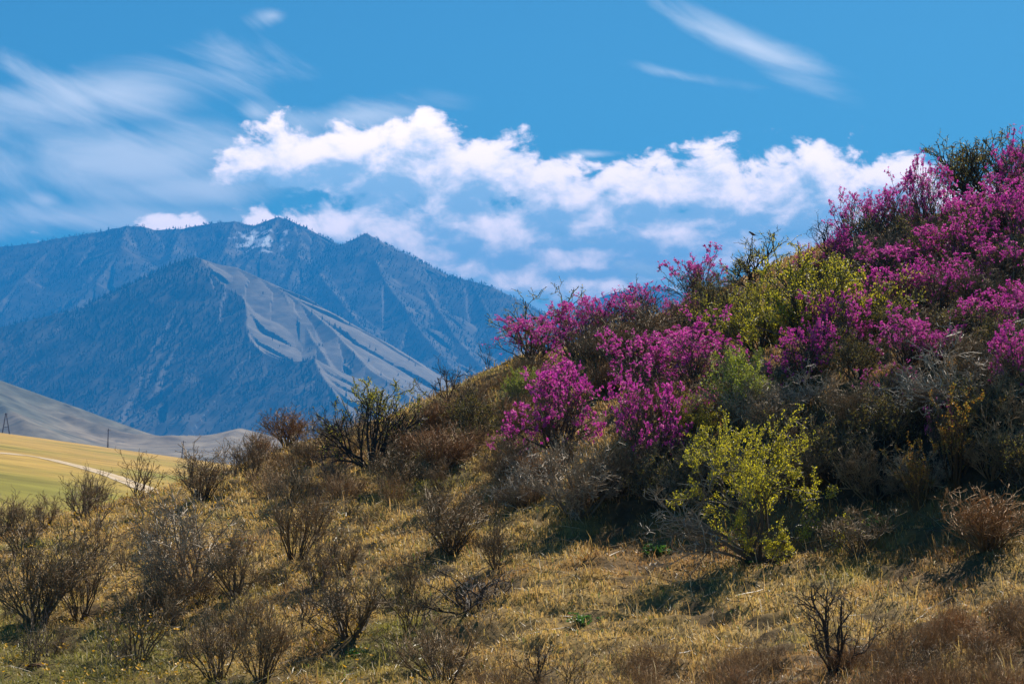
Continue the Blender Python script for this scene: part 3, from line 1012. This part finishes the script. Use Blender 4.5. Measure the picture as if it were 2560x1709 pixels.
# the yellow-green shrub standing alone: thick stems leaning to the left, bare silvery limbs on that side
make_variant('lone_lean', 401, 6, 0.6, (0.27, 0.225, 0.17), M_BARK_GREY, fine=1.0, jit=0.20, trop=-0.02, lev2=8, lev3=6, stem_r=0.022, base_r=0.04, lean=(-1.15, -0.1), open_=0.2)
make_variant('lone_crown', 402, 15, 1.0, (0.17, 0.14, 0.105), M_BARK_GREY, fine=1.0, jit=0.21, trop=0.0, lev2=7, lev3=6, rmin=0.0018, stem_r=0.016, base_r=0.05, lean=(0.0, 0.0), open_=0.2, leaf=dict(n=21000, size=0.0132, tones=[(0.66, 0.58, 0.02), (0.55, 0.50, 0.02), (0.72, 0.60, 0.035), (0.42, 0.40, 0.02)]))

COUNT = {}
PLACED = []


def put(name, key, px, py, w, h, label, group=None, cat='shrub', rot=None, root=None, dy=0.0, sink=0.04, flat=None):
    """a plant whose foot is seen at column px, row py, and whose crown is w by h photograph pixels"""
    P = hit(px, py)
    if dy:
        P = np.array([P[0] * (P[1] + dy) / P[1], P[1] + dy, 0])
        P[2] = float(ground(P[0], P[1])[0])
    s = P[1] / F
    rr = random.Random(int(px * 31 + py * 17))
    if root is None:
        root = bpy.data.objects.new(name, None)
        COL.objects.link(root)
        root.empty_display_size = 0.2
        root.location = (P[0], P[1], P[2] - sink)
        root.rotation_euler = (0, 0, rr.uniform(0, 6.28) if rot is None else rot)
        hh = h * s * (1.0 if flat is None else flat)
        root.scale = (w * s, w * s, hh)
        tag(root, label, cat, group)
        PLACED.append((P[0], P[1], w * s / 2))
    for pn, me in VAR[key]:
        o = bpy.data.objects.new(pn, me)
        COL.objects.link(o)
        o.parent = root
    return root


RH, BA, GR = 'flowering_shrub', 'bare_shrub', 'leafy_shrub'
# --- magenta flowering shrubs (foot column, foot row, width, height)
G_R1 = 'magenta shrubs flowering on the ridge above the bare slope'
G_R2 = 'magenta shrubs on the steep upper slope'
for args in [
    (1330, 905, 190, 105, 0, 'magenta flowering shrub at the end of the ridge, dark branches reaching over the grass edge'),
    (1445, 890, 180, 145, 1, 'tall dense magenta shrub in front of the crooked ridge tree'),
    (1530, 860, 170, 130, 2, 'thinner magenta shrub on the ridge, next beyond the dense one by the crooked tree'),
    (1600, 830, 120, 110, 4, 'pale half-bare magenta shrub on the ridge beside thin grey twigs'),
    (1395, 1010, 110, 140, 3, 'narrow upright magenta shrub just above the broad magenta one by the straw patch'),
    (1400, 1140, 210, 210, 1, 'broad bright magenta shrub below the bare straw patch'),
    (1290, 1175, 130, 110, 5, 'small sparse magenta shrub low on the slope with few blossoms'),
    (1620, 990, 200, 160, 0, 'dense magenta shrub in the middle of the slope, touching brown scrub'),
    (1745, 985, 220, 190, 3, 'large magenta shrub in the middle of the slope between brown scrub and green bushes'),
    (1700, 930, 150, 110, 2, 'magenta shrub behind the large mid-slope one'),
    (1625, 1170, 170, 220, 1, 'bright magenta shrub hanging over the dark hollow beside the lone yellow-green bush'),
    (1745, 1060, 130, 90, 4, 'small pink shrub mixed into the yellow-green bush under the large magenta one'),
    (1735, 760, 150, 140, 2, 'upright magenta shrub on the skyline beside the green bush with the bird'),
    (1715, 840, 110, 100, 4, 'faded magenta shrub under the upright skyline one'),
    (2015, 690, 60, 75, 3, 'tiny magenta shrub at the bare crest beside the big yellow-green bush'),
    (2105, 680, 120, 100, 1, 'magenta shrub below the leafless skyline shrub'),
    (2160, 640, 150, 150, 0, 'magenta shrub climbing the skyline, lowest of the tall row'),
    (2235, 610, 140, 170, 3, 'tall magenta shrub on the skyline, second of the tall row up the slope'),
    (2325, 610, 130, 190, 1, 'tallest magenta shrub on the skyline, beside the dark tangled tree'),
    (2010, 960, 140, 150, 1, 'bright magenta shrub at the tip of the bright green bush'),
    (2085, 900, 160, 170, 0, 'dense magenta shrub below the big yellow-green bush'),
    (2355, 1120, 80, 120, 5, 'single dim purple shrub deep in the shaded hollow'),
    (2220, 1010, 130, 90, 5, 'dim sparse magenta shrub at the edge of the shaded hollow'),
    (1500, 800, 80, 75, 2, 'small magenta shrub peeping over the ridge before the far blue mountain')]:
    px, py, w, h, v, lab = args
    put(RH, 'rhodo%d' % v, px, py, w * 1.12, h * 1.05, lab, G_R1)
LAB = 'magenta flowering shrub in the tangled thicket high on the shaded slope'
for (px, py, w, h, v, lab) in [(2400, 690, 190, 170, 2, LAB), (2480, 640, 190, 180, 4, LAB), (2560, 660, 180, 190, 1, LAB), (2290, 720, 190, 140, 2, 'magenta shrub beside the ridge row where the thicket begins'),
                               (2240, 800, 170, 140, 1, 'magenta shrub beyond the big yellow-green bush at its upper side'), (2350, 790, 180, 150, 4, LAB),
                               (2470, 850, 190, 150, 2, 'magenta shrub just above the silvery bare shrub over the hollow'), (2555, 830, 170, 150, 2, 'magenta shrub right behind the silvery bare shrub at the thicket edge'.replace('right ', '')),
                               (2270, 920, 170, 140, 3, 'magenta shrub with pale pink tips beside the ochre and green bush'), (2330, 920, 120, 110, 4, 'half-bare pinkish shrub mixed with the arching silvery twigs'),
                               (2540, 990, 150, 170, 1, 'bright magenta shrub lowest of the thicket beside the arching silvery twigs'), (2550, 520, 140, 190, 3, 'magenta shrub topping the skyline behind the dark olive tangled tree'),
                               (2190, 720, 150, 120, 4, 'thin magenta shrub above the big yellow-green bush'), (2430, 590, 170, 140, 2, 'magenta shrub under the dark olive tangled tree'), (2500, 740, 170, 140, 4, LAB),
                               (2420, 780, 140, 120, 5, 'thinly flowered magenta shrub in the tangled thicket high on the shaded slope')]:
    put(RH, 'rhodo%d' % v, px, py, w * 1.1, h * 1.05, lab, G_R2)

# --- leafy shrubs
G_G = 'green shrubs on the hillside'
put(GR, 'green_dense', 2050, 880, 400, 270, 'big dense yellow-green bush below the bare crest', G_G)
put(GR, 'green_dense', 1900, 880, 270, 190, 'yellow-green bush sloping down beside the big dense one', G_G)
put(GR, 'green_olive', 1800, 860, 180, 190, 'dark olive bush under the skyline bush that carries the bird', G_G)
put(GR, 'green_tree', 1885, 735, 210, 150, 'open green bush on the skyline with a bird on its top twig', G_G)
put(GR, 'green_bright', 1850, 1060, 240, 190, 'bright green rounded bush with grey lower branches above the lone yellow-green bush', G_G)
put(GR, 'green_tips', 925, 1165, 290, 215, 'dark many-stemmed bush with green tips against the blue mountain', G_G)
put(GR, 'green_tree', 1355, 872, 230, 185, 'crooked dark ridge tree with thin green leaves', G_G, 'tree', dy=1.2)
put(GR, 'green_bright', 1300, 1030, 110, 100, 'small fresh green bush beside the narrow magenta shrub', G_G)
put(GR, 'green_olive', 1180, 1110, 150, 140, 'olive bush on the slope before the broad magenta shrub', G_G)
put(GR, 'green_olive', 2480, 500, 300, 190, 'dark olive tangled tree at the highest skyline', G_G, 'tree')
put(GR, 'green_tree', 2400, 500, 170, 190, 'spiny dark tree on the skyline next to the tallest magenta shrub', G_G, 'tree')
put(GR, 'green_olive', 2140, 950, 140, 130, 'ochre and green bush between two magenta shrubs over the hollow', G_G)
put(GR, 'green_dense', 1740, 1100, 130, 120, 'small yellow-green bush under the pink one', G_G)
put(GR, 'green_olive', 1780, 800, 120, 120, 'olive-green bush filling the gap behind the upright magenta shrub', G_G)
put(GR, 'green_olive', 2210, 640, 180, 130, 'olive undergrowth bush beneath the skyline magenta row', G_G)
put(GR, 'green_olive', 2120, 790, 170, 130, 'olive bush tucked behind the big dense yellow-green bush', G_G)
put(GR, 'orange_shoots', 2295, 1280, 130, 180, 'shrub of thin upright shoots with orange buds in the hollow', G_G)
put(GR, 'orange_shoots', 2390, 1230, 170, 260, 'tall wispy reddish shrub with small buds behind the orange shoots', G_G)
lone = put(GR, 'lone_crown', 1895, 1395, 450, 365, 'lone yellow-green bush with dark leaning stems on the straw meadow', G_G, rot=0.4)
for pn, me in VAR['lone_lean']:
    o = bpy.data.objects.new('leaning_limbs', me)
    COL.objects.link(o)
    o.parent = lone
    o.rotation_euler = (0, 0, -0.4)
    o.scale = (0.82, 0.55, 0.72)
    o.location = (0.02, 0, 0)
for (px, py, w, h, lab) in [(1872, 1402, 46, 26, 'small fresh green plant at the foot of the lone yellow-green bush'), (2205, 1350, 80, 48, 'green leafy plant in brown scrub beyond the lone bush'),
                            (1650, 1385, 90, 40, 'dark green low plant in the shade left of the lone bush stems'), (885, 1640, 60, 34, 'green tuft at the foot of a bare bush on the meadow'),
                            (1140, 1310, 40, 26, 'green tuft inside a dense brown bush'), (1460, 1560, 90, 36, 'low green plant spread on the straw meadow')]:
    put('green_plant', 'green_small', px, py, w, h, lab.replace('left of', 'beside'), 'small green plants', 'plant')

for k, lab, spots in (('green_olive', 'olive-leaved bush in the tangled thicket high on the shaded slope', [(2440, 640, 190, 130), (2330, 690, 180, 130), (2520, 720, 190, 140), (2400, 860, 180, 130), (2240, 860, 150, 120), (2520, 900, 180, 130), (2580, 600, 190, 150), (2180, 840, 150, 120)]),
                      ('bare_dense', 'brown leafless bush in the tangled thicket high on the shaded slope', [(2380, 750, 170, 130), (2290, 780, 150, 110), (2470, 780, 170, 130), (2310, 860, 160, 120), (2440, 930, 190, 130), (2250, 690, 160, 110), (2530, 580, 170, 130), (2360, 640, 160, 120), (2590, 1000, 200, 150), (2480, 1060, 190, 140)])):
    for (px, py, w, h) in spots:
        put(GR if k[0] == 'g' else BA, k, px, py, w, h, lab, 'olive and brown bushes in the thicket')

for (px, py, w, h, k) in [(1480, 1270, 190, 150, 'bare_dense'), (1560, 1230, 180, 150, 'bare_dense'), (1660, 1260, 180, 150, 'green_olive'), (1760, 1240, 180, 160, 'bare_dense'), (1990, 1250, 190, 170, 'bare_dense'), (2090, 1200, 190, 170, 'green_olive'),
                          (2180, 1250, 190, 170, 'bare_dense'), (2120, 1090, 180, 150, 'bare_dense'), (2230, 1120, 190, 160, 'green_olive'), (2480, 1200, 200, 170, 'bare_dense'), (2570, 1240, 220, 190, 'green_olive'), (2440, 1120, 190, 150, 'green_olive'), (2560, 1110, 200, 160, 'bare_dense'), (1950, 1130, 180, 150, 'bare_dense')]:
    put(GR if k[0] == 'g' else BA, k, px, py, w, h, 'dim olive bush in the shaded hollow behind the lone yellow-green bush' if k[0] == 'g' else ('dim brown leafless bush in the hollow under the bright magenta shrubs' if px < 1850 else 'dim brown leafless bush in the shaded hollow behind the lone yellow-green bush' if px < 2300 else 'dim brown leafless bush in the hollow under the silvery arching shrub'), 'bushes in the shaded hollow')

# --- leafless shrubs
G_B = 'leafless shrubs on the slope and meadow'
for (key, px, py, w, h, rot, lab) in [
    ('bare_dense', 20, 1335, 95, 105, None, 'dense dark brown bare shrub first of the row at the field edge'),
    ('bare_vase', 110, 1325, 100, 90, None, 'low brown bare shrub second of the row at the field edge'),
    ('bare_dense', 213, 1292, 105, 120, None, 'dense reddish brown bare shrub overlapping the dirt track'),
    ('bare_sparse', 345, 1250, 130, 120, None, 'tall thin bare shrub standing before the end of the track'),
    ('bare_dense', 508, 1252, 150, 140, None, 'big round brown bare shrub against the yellow field'),
    ('bare_twigs', 585, 1195, 70, 95, None, 'few thin bare stems on the field edge between two bushes'),
    ('bare_grey', 480, 1488, 300, 250, 0.0, 'large pale grey bare shrub leaning over on dark stems'),
    ('bare_dense', 95, 1565, 230, 225, None, 'largest dark brown bare shrub among yellow flowers'),
    ('bare_vase', 200, 1545, 160, 185, None, 'brown bare shrub close beside the largest dark brown one'),
    ('bare_vase', 592, 1512, 140, 165, None, 'slender dark-stemmed bare shrub beside the large pale grey one'),
    ('bare_sparse', 345, 1650, 180, 210, None, 'thin yellowish bare shrub below the large pale grey one'),
    ('bare_vase', 545, 1705, 170, 190, None, 'dark twiggy bare shrub on the green grass at the slope foot'),
    ('bare_dense', 655, 1715, 130, 215, None, 'reddish fine-twigged bare shrub at the slope foot'),
    ('bare_vase', 742, 1405, 180, 225, None, 'tall bare shrub of long dark stems in mid slope'),
    ('bare_vase', 856, 1442, 130, 125, None, 'small forked bare shrub uphill of the round meadow bush'),
    ('bare_vase', 872, 1612, 230, 165, None, 'round spreading bare shrub alone on the open meadow'),
    ('bare_dense', 1130, 1385, 190, 160, None, 'dense dark bare shrub at the shade edge of the meadow'),
    ('bare_spread', 1185, 1518, 300, 120, None, 'flat wide bare shrub with dark arching limbs on the meadow'),
    ('bare_vase', 1110, 1715, 230, 185, None, 'tangled bare shrub of crossing dark stems at the meadow foot'),
    ('bare_red', 720, 1120, 130, 95, None, 'reddish fine bare shrub against the mountain foot'),
    ('bare_red', 650, 1160, 90, 80, None, 'low reddish bare shrub beside the reddish fine one'),
    ('bare_tree', 1120, 1030, 130, 125, None, 'grey bare shrub with forked twigs rising on the ridge'),
    ('bare_dense', 1080, 1080, 110, 85, None, 'dark compact bare shrub under the forked ridge twigs'),
    ('bare_twigs', 1220, 925, 60, 85, None, 'few bare twigs at the grassy ridge knob'),
    ('bare_dense', 1010, 1210, 170, 110, None, 'brown bare shrub in mid slope below the green-tipped bush'),
    ('bare_red', 1110, 1180, 160, 120, None, 'russet bare shrub beside the olive bush'),
    ('bare_grey', 1450, 1300, 230, 200, 0.4, 'greyish bare shrub with long twigs over the shaded hollow'),
    ('bare_silver', 1350, 1240, 180, 110, 0.0, 'pale twisted bare shrub below the small sparse magenta one'),
    ('bare_silver', 2400, 1010, 290, 170, 0.2, 'silvery bare shrub with arching twigs over the dark hollow'),
    ('bare_silver', 2040, 1010, 150, 95, 0.0, 'small silvery bare shrub under the bright magenta one'),
    ('bare_silver', 2560, 900, 170, 110, 0.1, 'silvery bare shrub at the thicket edge'),
    ('bare_grey', 1920, 1070, 170, 120, 0.0, 'grey bare shrub beneath the bright green rounded bush'),
    ('bare_red', 2470, 1390, 230, 150, None, 'broad russet bare shrub where the shade meets the meadow'),
    ('bare_vase', 2150, 1400, 190, 120, None, 'low brown bare shrub around the green leafy plant'),
    ('bare_tree', 2065, 640, 90, 95, None, 'leafless dark shrub standing on the skyline crest'),
    ('bare_dense', 1560, 930, 230, 150, None, 'brown bare shrub between the ridge flowers and mid-slope flowers'),
    ('bare_dense', 1650, 880, 190, 130, None, 'brown bare shrub above the mid-slope flowers'),
    ('bare_tree', 1610, 800, 130, 110, None, 'pale leafless twigs rising from the ridge flowers'),
    ('bare_dense', 1490, 920, 150, 110, None, 'grey-brown bare shrub beside the straw patch'),
    ('bare_spread', 1020, 1110, 150, 80, None, 'dark crooked bare limbs beside the green-tipped bush'),
    ('bare_tree', 2080, 1690, 200, 250, None, 'black forked bare shrub in the russet brush'),
    ('bare_tree', 1345, 1725, 110, 110, None, 'small black forked shrub in reddish grass')]:
    put(BA, key, px, py, w * 1.22, h * 1.06, lab, G_B, rot=rot)

# tangle of look-alike low scrub on the slope and russet brush at its foot
rs = random.Random(11)
SCRUB = [('bare_dense', 'low brown leafless scrub bush '), ('bare_red', 'low russet leafless scrub bush '), ('bare_grey', 'low grey leafless scrub bush '), ('brush', 'low tan wispy scrub bush ')]
n = 0
while n < 105:
    px, py = rs.uniform(640, 2600), rs.uniform(600, 1300)
    if n > 65:
        px = rs.uniform(620, 1350)
    ry = np.interp(px, [c[0] for c in ridge_idx], [c[1] for c in ridge_idx])
    foot = np.interp(px, [640, 1200, 1900, 2600], [1330, 1310, 1290, 1250])
    if not (ry + 35 < py < foot) or (1420 < px < 1500 and 900 < py < 990):
        continue
    j = rs.choice((0, 0, 1, 1, 2))
    if px > 1700 and py > 900:
        j = rs.choice((0, 2))
    s = rs.uniform(60, 120)
    where = ('on the slope below the green-tipped dark bush' if px < 1000 else 'on the slope around the olive bush' if px < 1350 else 'among the mid-slope magenta shrubs' if px < 1800
             else 'within the upper magenta thicket' if py < 900 else 'at the rim of the shaded hollow')
    if px < 1400 and rs.random() < 0.55:
        j = 3
    put(BA, SCRUB[j][0], px, py, s * rs.uniform(1.0, 1.5), s * (0.75 if j == 3 else 1.0), SCRUB[j][1] + where, 'low scrub between the taller shrubs')
    n += 1
n = 0
while n < 60:
    px, py = rs.uniform(1150, 2680), rs.uniform(1560, 1800)
    if py < 1740 - (px - 1150) * 0.13:
        continue
    s = rs.uniform(70, 130)
    k = rs.choice(('brush', 'brush', 'brush', 'brush', 'bare_red', 'bare_sparse'))
    put(BA, k, px, py, s * rs.uniform(1.1, 1.9), s, {'brush': 'fine tan brush ', 'bare_red': 'russet twiggy brush ', 'bare_sparse': 'thin brown stems '}[k] + (
        'at the foot of the meadow around the small black forked shrub' if px < 1750 else 'around the big black forked shrub' if px < 2250 else 'below the broad russet shrub at the shade edge'), 'brush at the meadow foot')
    n += 1
n = 0
while n < 58:
    px, py = rs.uniform(-40, 1250), rs.uniform(1200, 1690)
    ry = np.interp(px, [c[0] for c in ridge_idx], [c[1] for c in ridge_idx])
    if py < ry + 20:
        continue
    s = rs.uniform(60, 150)
    k = rs.choice(('bare_sparse', 'bare_twigs', 'bare_vase'))
    put(BA, k, px, py, s * rs.uniform(0.9, 1.3), s, {'bare_sparse': 'little thin bare shrub ', 'bare_twigs': 'little bunch of bare twigs ', 'bare_vase': 'little brown bare shrub '}[k] + (
        'near the largest dark brown shrub' if px < 330 else 'around the large pale grey shrub' if px < 700 else 'around the round meadow bush'), 'little bare shrubs on the lower slope')
    n += 1

make_grass()


# ------------------------------------------------------------------ yellow flowers, clods, poles, bird
def make_yellow():
    rg = np.random.default_rng(9)
    cand = []
    n = 13000
    px, Y = rg.uniform(-100, 1500, n), 22 + rg.random(n) ** 0.9 * 22
    X = (px - CX) / F * Y
    dn = fbm(X * 0.7 + 2, Y * 0.7, 3)
    keep = (dn + rg.normal(0, 0.10, n) > 0.12 + 0.22 * sstep(550, 1250, px)) & (rg.random(n) < 0.75)
    X, Y = X[keep], Y[keep]
    n = len(X)
    Z = ground(X, Y) + rg.uniform(0.09, 0.20, n)
    s = rg.uniform(0.015, 0.030, n)
    V = np.zeros((n, 6, 3))
    ph = rg.uniform(0, 6.28, n)
    tx, ty = rg.normal(0, 0.3, n), rg.normal(-0.3, 0.3, n)
    for j in range(5):
        a = j * 1.2566 + ph
        cx, cy = np.cos(a) * s, np.sin(a) * s
        V[:, j] = np.stack([X + cx, Y + cy, Z + cx * tx - cy * ty + s * 0.3], -1)
    V[:, 5] = np.stack([X, Y, Z - s * 0.2], -1)
    b = np.arange(n)[:, None] * 6
    tri = np.concatenate([b + np.array([[j, (j + 1) % 5, 5]]) for j in range(5)])
    c = np.array([0.72, 0.40, 0.012]) * rg.uniform(0.75, 1.2, (n, 1))
    o = link('yellow_flowers', mesh_np('yellow_flowers', V.reshape(-1, 3), tri, np.repeat(c, 6, 0)), M_YELLOW)
    tag(o, 'tiny yellow flowers scattered through the grass of the lower slope', 'flowers', kind='stuff')


make_yellow()


def make_litter():
    """broken stalks and fallen twigs lying in the grass, and thin standing stems"""
    rg = np.random.default_rng(33)
    n = 3600
    px, Y = rg.uniform(-120, 2680, n), 19 + rg.random(n) ** 0.9 * 17
    X = (px - CX) / F * Y
    keep = fbm(X * 0.6 + 9, Y * 0.6, 3) + rg.normal(0, 0.15, n) > -0.08
    X, Y = X[keep], Y[keep]
    n = len(X)
    up = rg.random(n) < 0.38
    ang = rg.uniform(0, 6.28, n)
    el = np.where(up, rg.uniform(0.5, 1.4, n), rg.uniform(-0.05, 0.30, n))
    L = np.where(up, rg.uniform(0.15, 0.50, n), rg.uniform(0.12, 0.55, n))
    d = np.stack([np.cos(ang) * np.cos(el), np.sin(ang) * np.cos(el), np.sin(el)], -1)
    P = np.zeros((n, 4, 3))
    P[:, 0] = np.stack([X, Y, ground(X, Y) + np.where(up, -0.02, 0.05)], -1)
    for k in range(3):
        d = norm(d + rg.normal(0, 0.20, (n, 3)) * np.array([1, 1, 0.5]))
        P[:, k + 1] = P[:, k] + d * (L / 3)[:, None]
    c = np.where((rg.random(n) < 0.45)[:, None], np.array([[0.62, 0.50, 0.30]]), np.array([[0.16, 0.11, 0.07]])) * rg.uniform(0.7, 1.2, (n, 1))
    v, q, c = tubes(P, (0.00016 * Y * rg.uniform(0.7, 1.4, n))[:, None] * np.array([[1, 0.9, 0.75, 0.5]]), c)
    o = link('grass_litter', mesh_np('grass_litter', v, q, c), M_GRASS)
    tag(o, 'broken pale stalks and dead twigs strewn over the meadow grass', 'litter', kind='stuff')


make_litter()


def box_v(cx, cy, z0, z1, wx0, wy0, wx1, wy1, tx=0.0):
    v = [(cx + sx * wx0, cy + sy * wy0, z0) for sx, sy in ((-1, -1), (1, -1), (1, 1), (-1, 1))] + [(cx + tx + sx * wx1, cy + sy * wy1, z1) for sx, sy in ((-1, -1), (1, -1), (1, 1), (-1, 1))]
    f = [(0, 3, 2, 1), (4, 5, 6, 7), (0, 1, 5, 4), (1, 2, 6, 5), (2, 3, 7, 6), (3, 0, 4, 7)]
    return np.array(v), np.array(f)


def rod(a, b, r0, r1, tone, sides=8):
    P = np.array([[a, b]], float)
    v, q, c = tubes(P, np.array([[r0, r1]]), np.array([tone]), sides)
    cap = np.array([list(range(2 * sides - 1, sides - 1, -1))][:1])
    return mesh_np('rod', v, q, c)


WOODC, PORC = (0.085, 0.060, 0.042), (0.55, 0.52, 0.48)


def make_poles():
    for i, (bx, by, tx, ty, lab) in enumerate([(269, 1098, 271, 1052, 'thin wooden utility pole standing between the A-frame pole and the next pole'),
                                               (454, 1119, 459, 1077, 'slightly tilted wooden utility pole on the field edge'),
                                               (591, 1133, 594, 1095, 'wooden utility pole half hidden by the brown shrub at the field end')]):
        Y = float(edge_y((bx - CX) / F)) - 6
        x, _, _ = at(bx, by, Y)
        z = field_z(x, Y)
        H = (by - ty) / F * Y + 0.2
        root = link('utility_pole', None, loc=(x, Y, z - 0.4))
        tag(root, lab, 'pole', 'poles along the far edge of the field')
        dx = (tx - bx) / F * Y
        link('post', rod((0, 0, 0), (dx, 0, H + 0.4), 0.19, 0.13, WOODC), M_WOOD, root)
        link('support_stub', rod((0.22, -0.1, 0), (0.24, -0.1, 2.2), 0.15, 0.14, (0.20, 0.18, 0.16)), M_WOOD, root)
        link('crossarm', rod((dx - 0.75, 0.14, H - 0.2), (dx + 0.75, 0.14, H - 0.2), 0.06, 0.06, WOODC), M_WOOD, root)
        for sx in (-0.68, 0.68):
            link('insulator', rod((dx + sx, 0.14, H - 0.15), (dx + sx, 0.14, H + 0.1), 0.07, 0.04, PORC), M_WOOD, root)
    bx, by = 14, 1078
    Y = float(edge_y((bx - CX) / F)) - 6
    x, _, _ = at(bx, by, Y)
    z = field_z(x, Y)
    H = 7.3
    root = link('utility_pole', None, loc=(x, Y, z - 0.4))
    tag(root, 'wooden A-frame utility pole with a crossbar between two legs', 'pole', 'poles along the far edge of the field')
    link('leg', rod((-1.15, 0, 0), (0.02, 0, H), 0.19, 0.13, WOODC), M_WOOD, root)
    link('leg', rod((1.35, 0, 0), (0.10, 0.05, H), 0.19, 0.13, WOODC), M_WOOD, root)
    link('crossbar', rod((-0.85, 0.16, 2.6), (1.0, 0.16, 2.6), 0.10, 0.10, WOODC), M_WOOD, root)
    link('crossarm', rod((-0.7, 0.18, H - 0.5), (0.8, 0.18, H - 0.5), 0.06, 0.06, WOODC), M_WOOD, root)
    for sx in (-0.6, 0.72):
        link('insulator', rod((sx, 0.18, H - 0.45), (sx, 0.18, H - 0.2), 0.07, 0.04, PORC), M_WOOD, root)


make_poles()


def lathe_body(rings, sides=10):
    """closed body along +X from rings (x, z, radius_y, radius_z)"""
    v, f = [], []
    for (x, z, ry, rz) in rings:
        for j in range(sides):
            a = 2 * math.pi * j / sides
            v.append((x, ry * math.cos(a), z + rz * math.sin(a)))
    for i in range(len(rings) - 1):
        for j in range(sides):
            f.append((i * sides + j, i * sides + (j + 1) % sides, (i + 1) * sides + (j + 1) % sides, (i + 1) * sides + j))
    return np.array(v), np.array(f)


def make_bird():
    P = hit(1885, 735)
    Y = P[1]
    x, y, z = at(1881, 590, Y)
    gz = float(ground(x, Y)[0])
    # the top twig that carries the bird belongs to the bush below
    bush = [o for o in bpy.data.objects if o.get('label', '').startswith('open green bush on the skyline')][0]
    r = np.random.default_rng(2)
    pth = np.zeros((1, 9, 3))
    for k in range(9):
        t = k / 8
        pth[0, k] = (P[0] + (x - P[0]) * t + 0.05 * math.sin(5 * t) * (1 - t), P[1] + (y - P[1]) * t, P[2] - 0.1 + (z - P[2] + 0.1) * t)
    bpy.context.view_layer.update()
    inv = bush.matrix_world.inverted()
    v, q, c = tubes(pth, np.linspace(0.016, 0.005, 9)[None], np.array([DARK]), 5)
    v = np.array([inv @ Vector(p) for p in v])
    link('top_branch', mesh_np('top_twig', v, q, c), M_BARK_BROWN, bush)
    root = link('bird', None, loc=(x, y, z))
    tag(root, 'small dark bird perched on the top twig of the skyline bush', 'bird')
    root.rotation_euler = (0, 0, math.radians(195))
    root.scale = (0.75, 0.75, 0.75)
    rings = [(-0.175, 0.010, 0.006, 0.003), (-0.10, 0.022, 0.014, 0.007), (-0.065, 0.032, 0.022, 0.020), (-0.03, 0.045, 0.034, 0.034), (0.01, 0.060, 0.036, 0.038), (0.040, 0.078, 0.028, 0.030), (0.055, 0.094, 0.024, 0.025),
             (0.075, 0.102, 0.023, 0.023), (0.093, 0.101, 0.014, 0.014), (0.100, 0.099, 0.006, 0.006), (0.118, 0.096, 0.001, 0.001)]
    v, q = lathe_body(rings)
    tone = np.tile([[0.055, 0.045, 0.04]], (len(v), 1))
    tone[(v[:, 0] > -0.04) & (v[:, 0] < 0.06) & (v[:, 2] < 0.06)] = (0.22, 0.09, 0.05)
    link('body', mesh_np('body', v, q, tone, True), M_BIRD, root)
    for s in (-1, 1):
        link('leg', rod((-0.005, 0.012 * s, 0.03), (0.0, 0.012 * s, -0.004), 0.003, 0.0025, (0.05, 0.04, 0.03), 5), M_BIRD, root)


make_bird()


def clod(name, px, py, w, lab, cat, seed, tone, longf=1.0):
    P = hit(px, py)
    s = w * P[1] / F / 2
    import bmesh
    bm = bmesh.new()
    bmesh.ops.create_icosphere(bm, subdivisions=3, radius=1.0)
    r = np.random.default_rng(seed)
    co = np.array([v.co for v in bm.verts])
    k = 1 + 0.45 * fbm(co[:, 0] * 1.6 + seed, co[:, 1] * 1.6 + co[:, 2] * 2, 3) * 2
    for v, kk in zip(bm.verts, k):
        v.co = v.co * kk
        v.co.x *= s * longf
        v.co.y *= s * 0.8
        v.co.z *= s * 0.45
    me = bpy.data.meshes.new(name)
    bm.to_mesh(me)
    bm.free()
    a = me.color_attributes.new('tone', 'FLOAT_COLOR', 'POINT')
    c = np.ones((len(me.vertices), 4), np.float32)
    c[:, :3] = tone
    a.data.foreach_set('color', c.reshape(-1))
    o = link(name, me, M_CLOD, loc=(P[0], P[1], P[2] + s * 0.12))
    o.rotation_euler = (0, 0.08, r.uniform(-0.3, 0.3))
    tag(o, lab, cat)


clod('dung_clod', 318, 1700, 16, 'small dark clod lying on the green grass', 'clod', 3, (0.045, 0.028, 0.018))
clod('dung_clod', 334, 1698, 12, 'smaller dark clod touching the first one on the green grass', 'clod', 8, (0.050, 0.030, 0.018))
clod('rotten_log', 96, 1674, 26, 'rotten reddish piece of wood lying in the green grass', 'log', 5, (0.16, 0.075, 0.035), 2.2)
clod('pale_stone', 1040, 1148, 16, 'small pale stone on the worn slope', 'stone', 6, (0.42, 0.35, 0.26), 1.2)

# ------------------------------------------------------------------ the air
def make_haze():
    v, f = [], []
    lo, hi = (-6200, -300, -75), (6200, 9400, 730)
    c = [(x, y, z) for z in (lo[2], hi[2]) for (x, y) in ((lo[0], lo[1]), (hi[0], lo[1]), (hi[0], hi[1]), (lo[0], hi[1]))]
    me = bpy.data.meshes.new('haze')
    me.from_pydata(c, [], [(0, 3, 2, 1), (4, 5, 6, 7), (0, 1, 5, 4), (1, 2, 6, 5), (2, 3, 7, 6), (3, 0, 4, 7)])
    m = bpy.data.materials.new('blue_mountain_air')
    m.use_nodes = True
    t = NT(m.node_tree)
    t.n.clear()
    out = t.new('ShaderNodeOutputMaterial')
    pv = t.new('ShaderNodeVolumePrincipled')
    pv.inputs['Color'].default_value = (0.03, 0.38, 1.0, 1)
    pv.inputs['Density'].default_value = 1.6e-4
    pv.inputs['Anisotropy'].default_value = 0.0
    t.l.new(pv.outputs[0], out.inputs['Volume'])
    o = link('haze', me, m)
    tag(o, 'blue haze filling the air before the mountains', 'haze', kind='stuff')


make_haze()
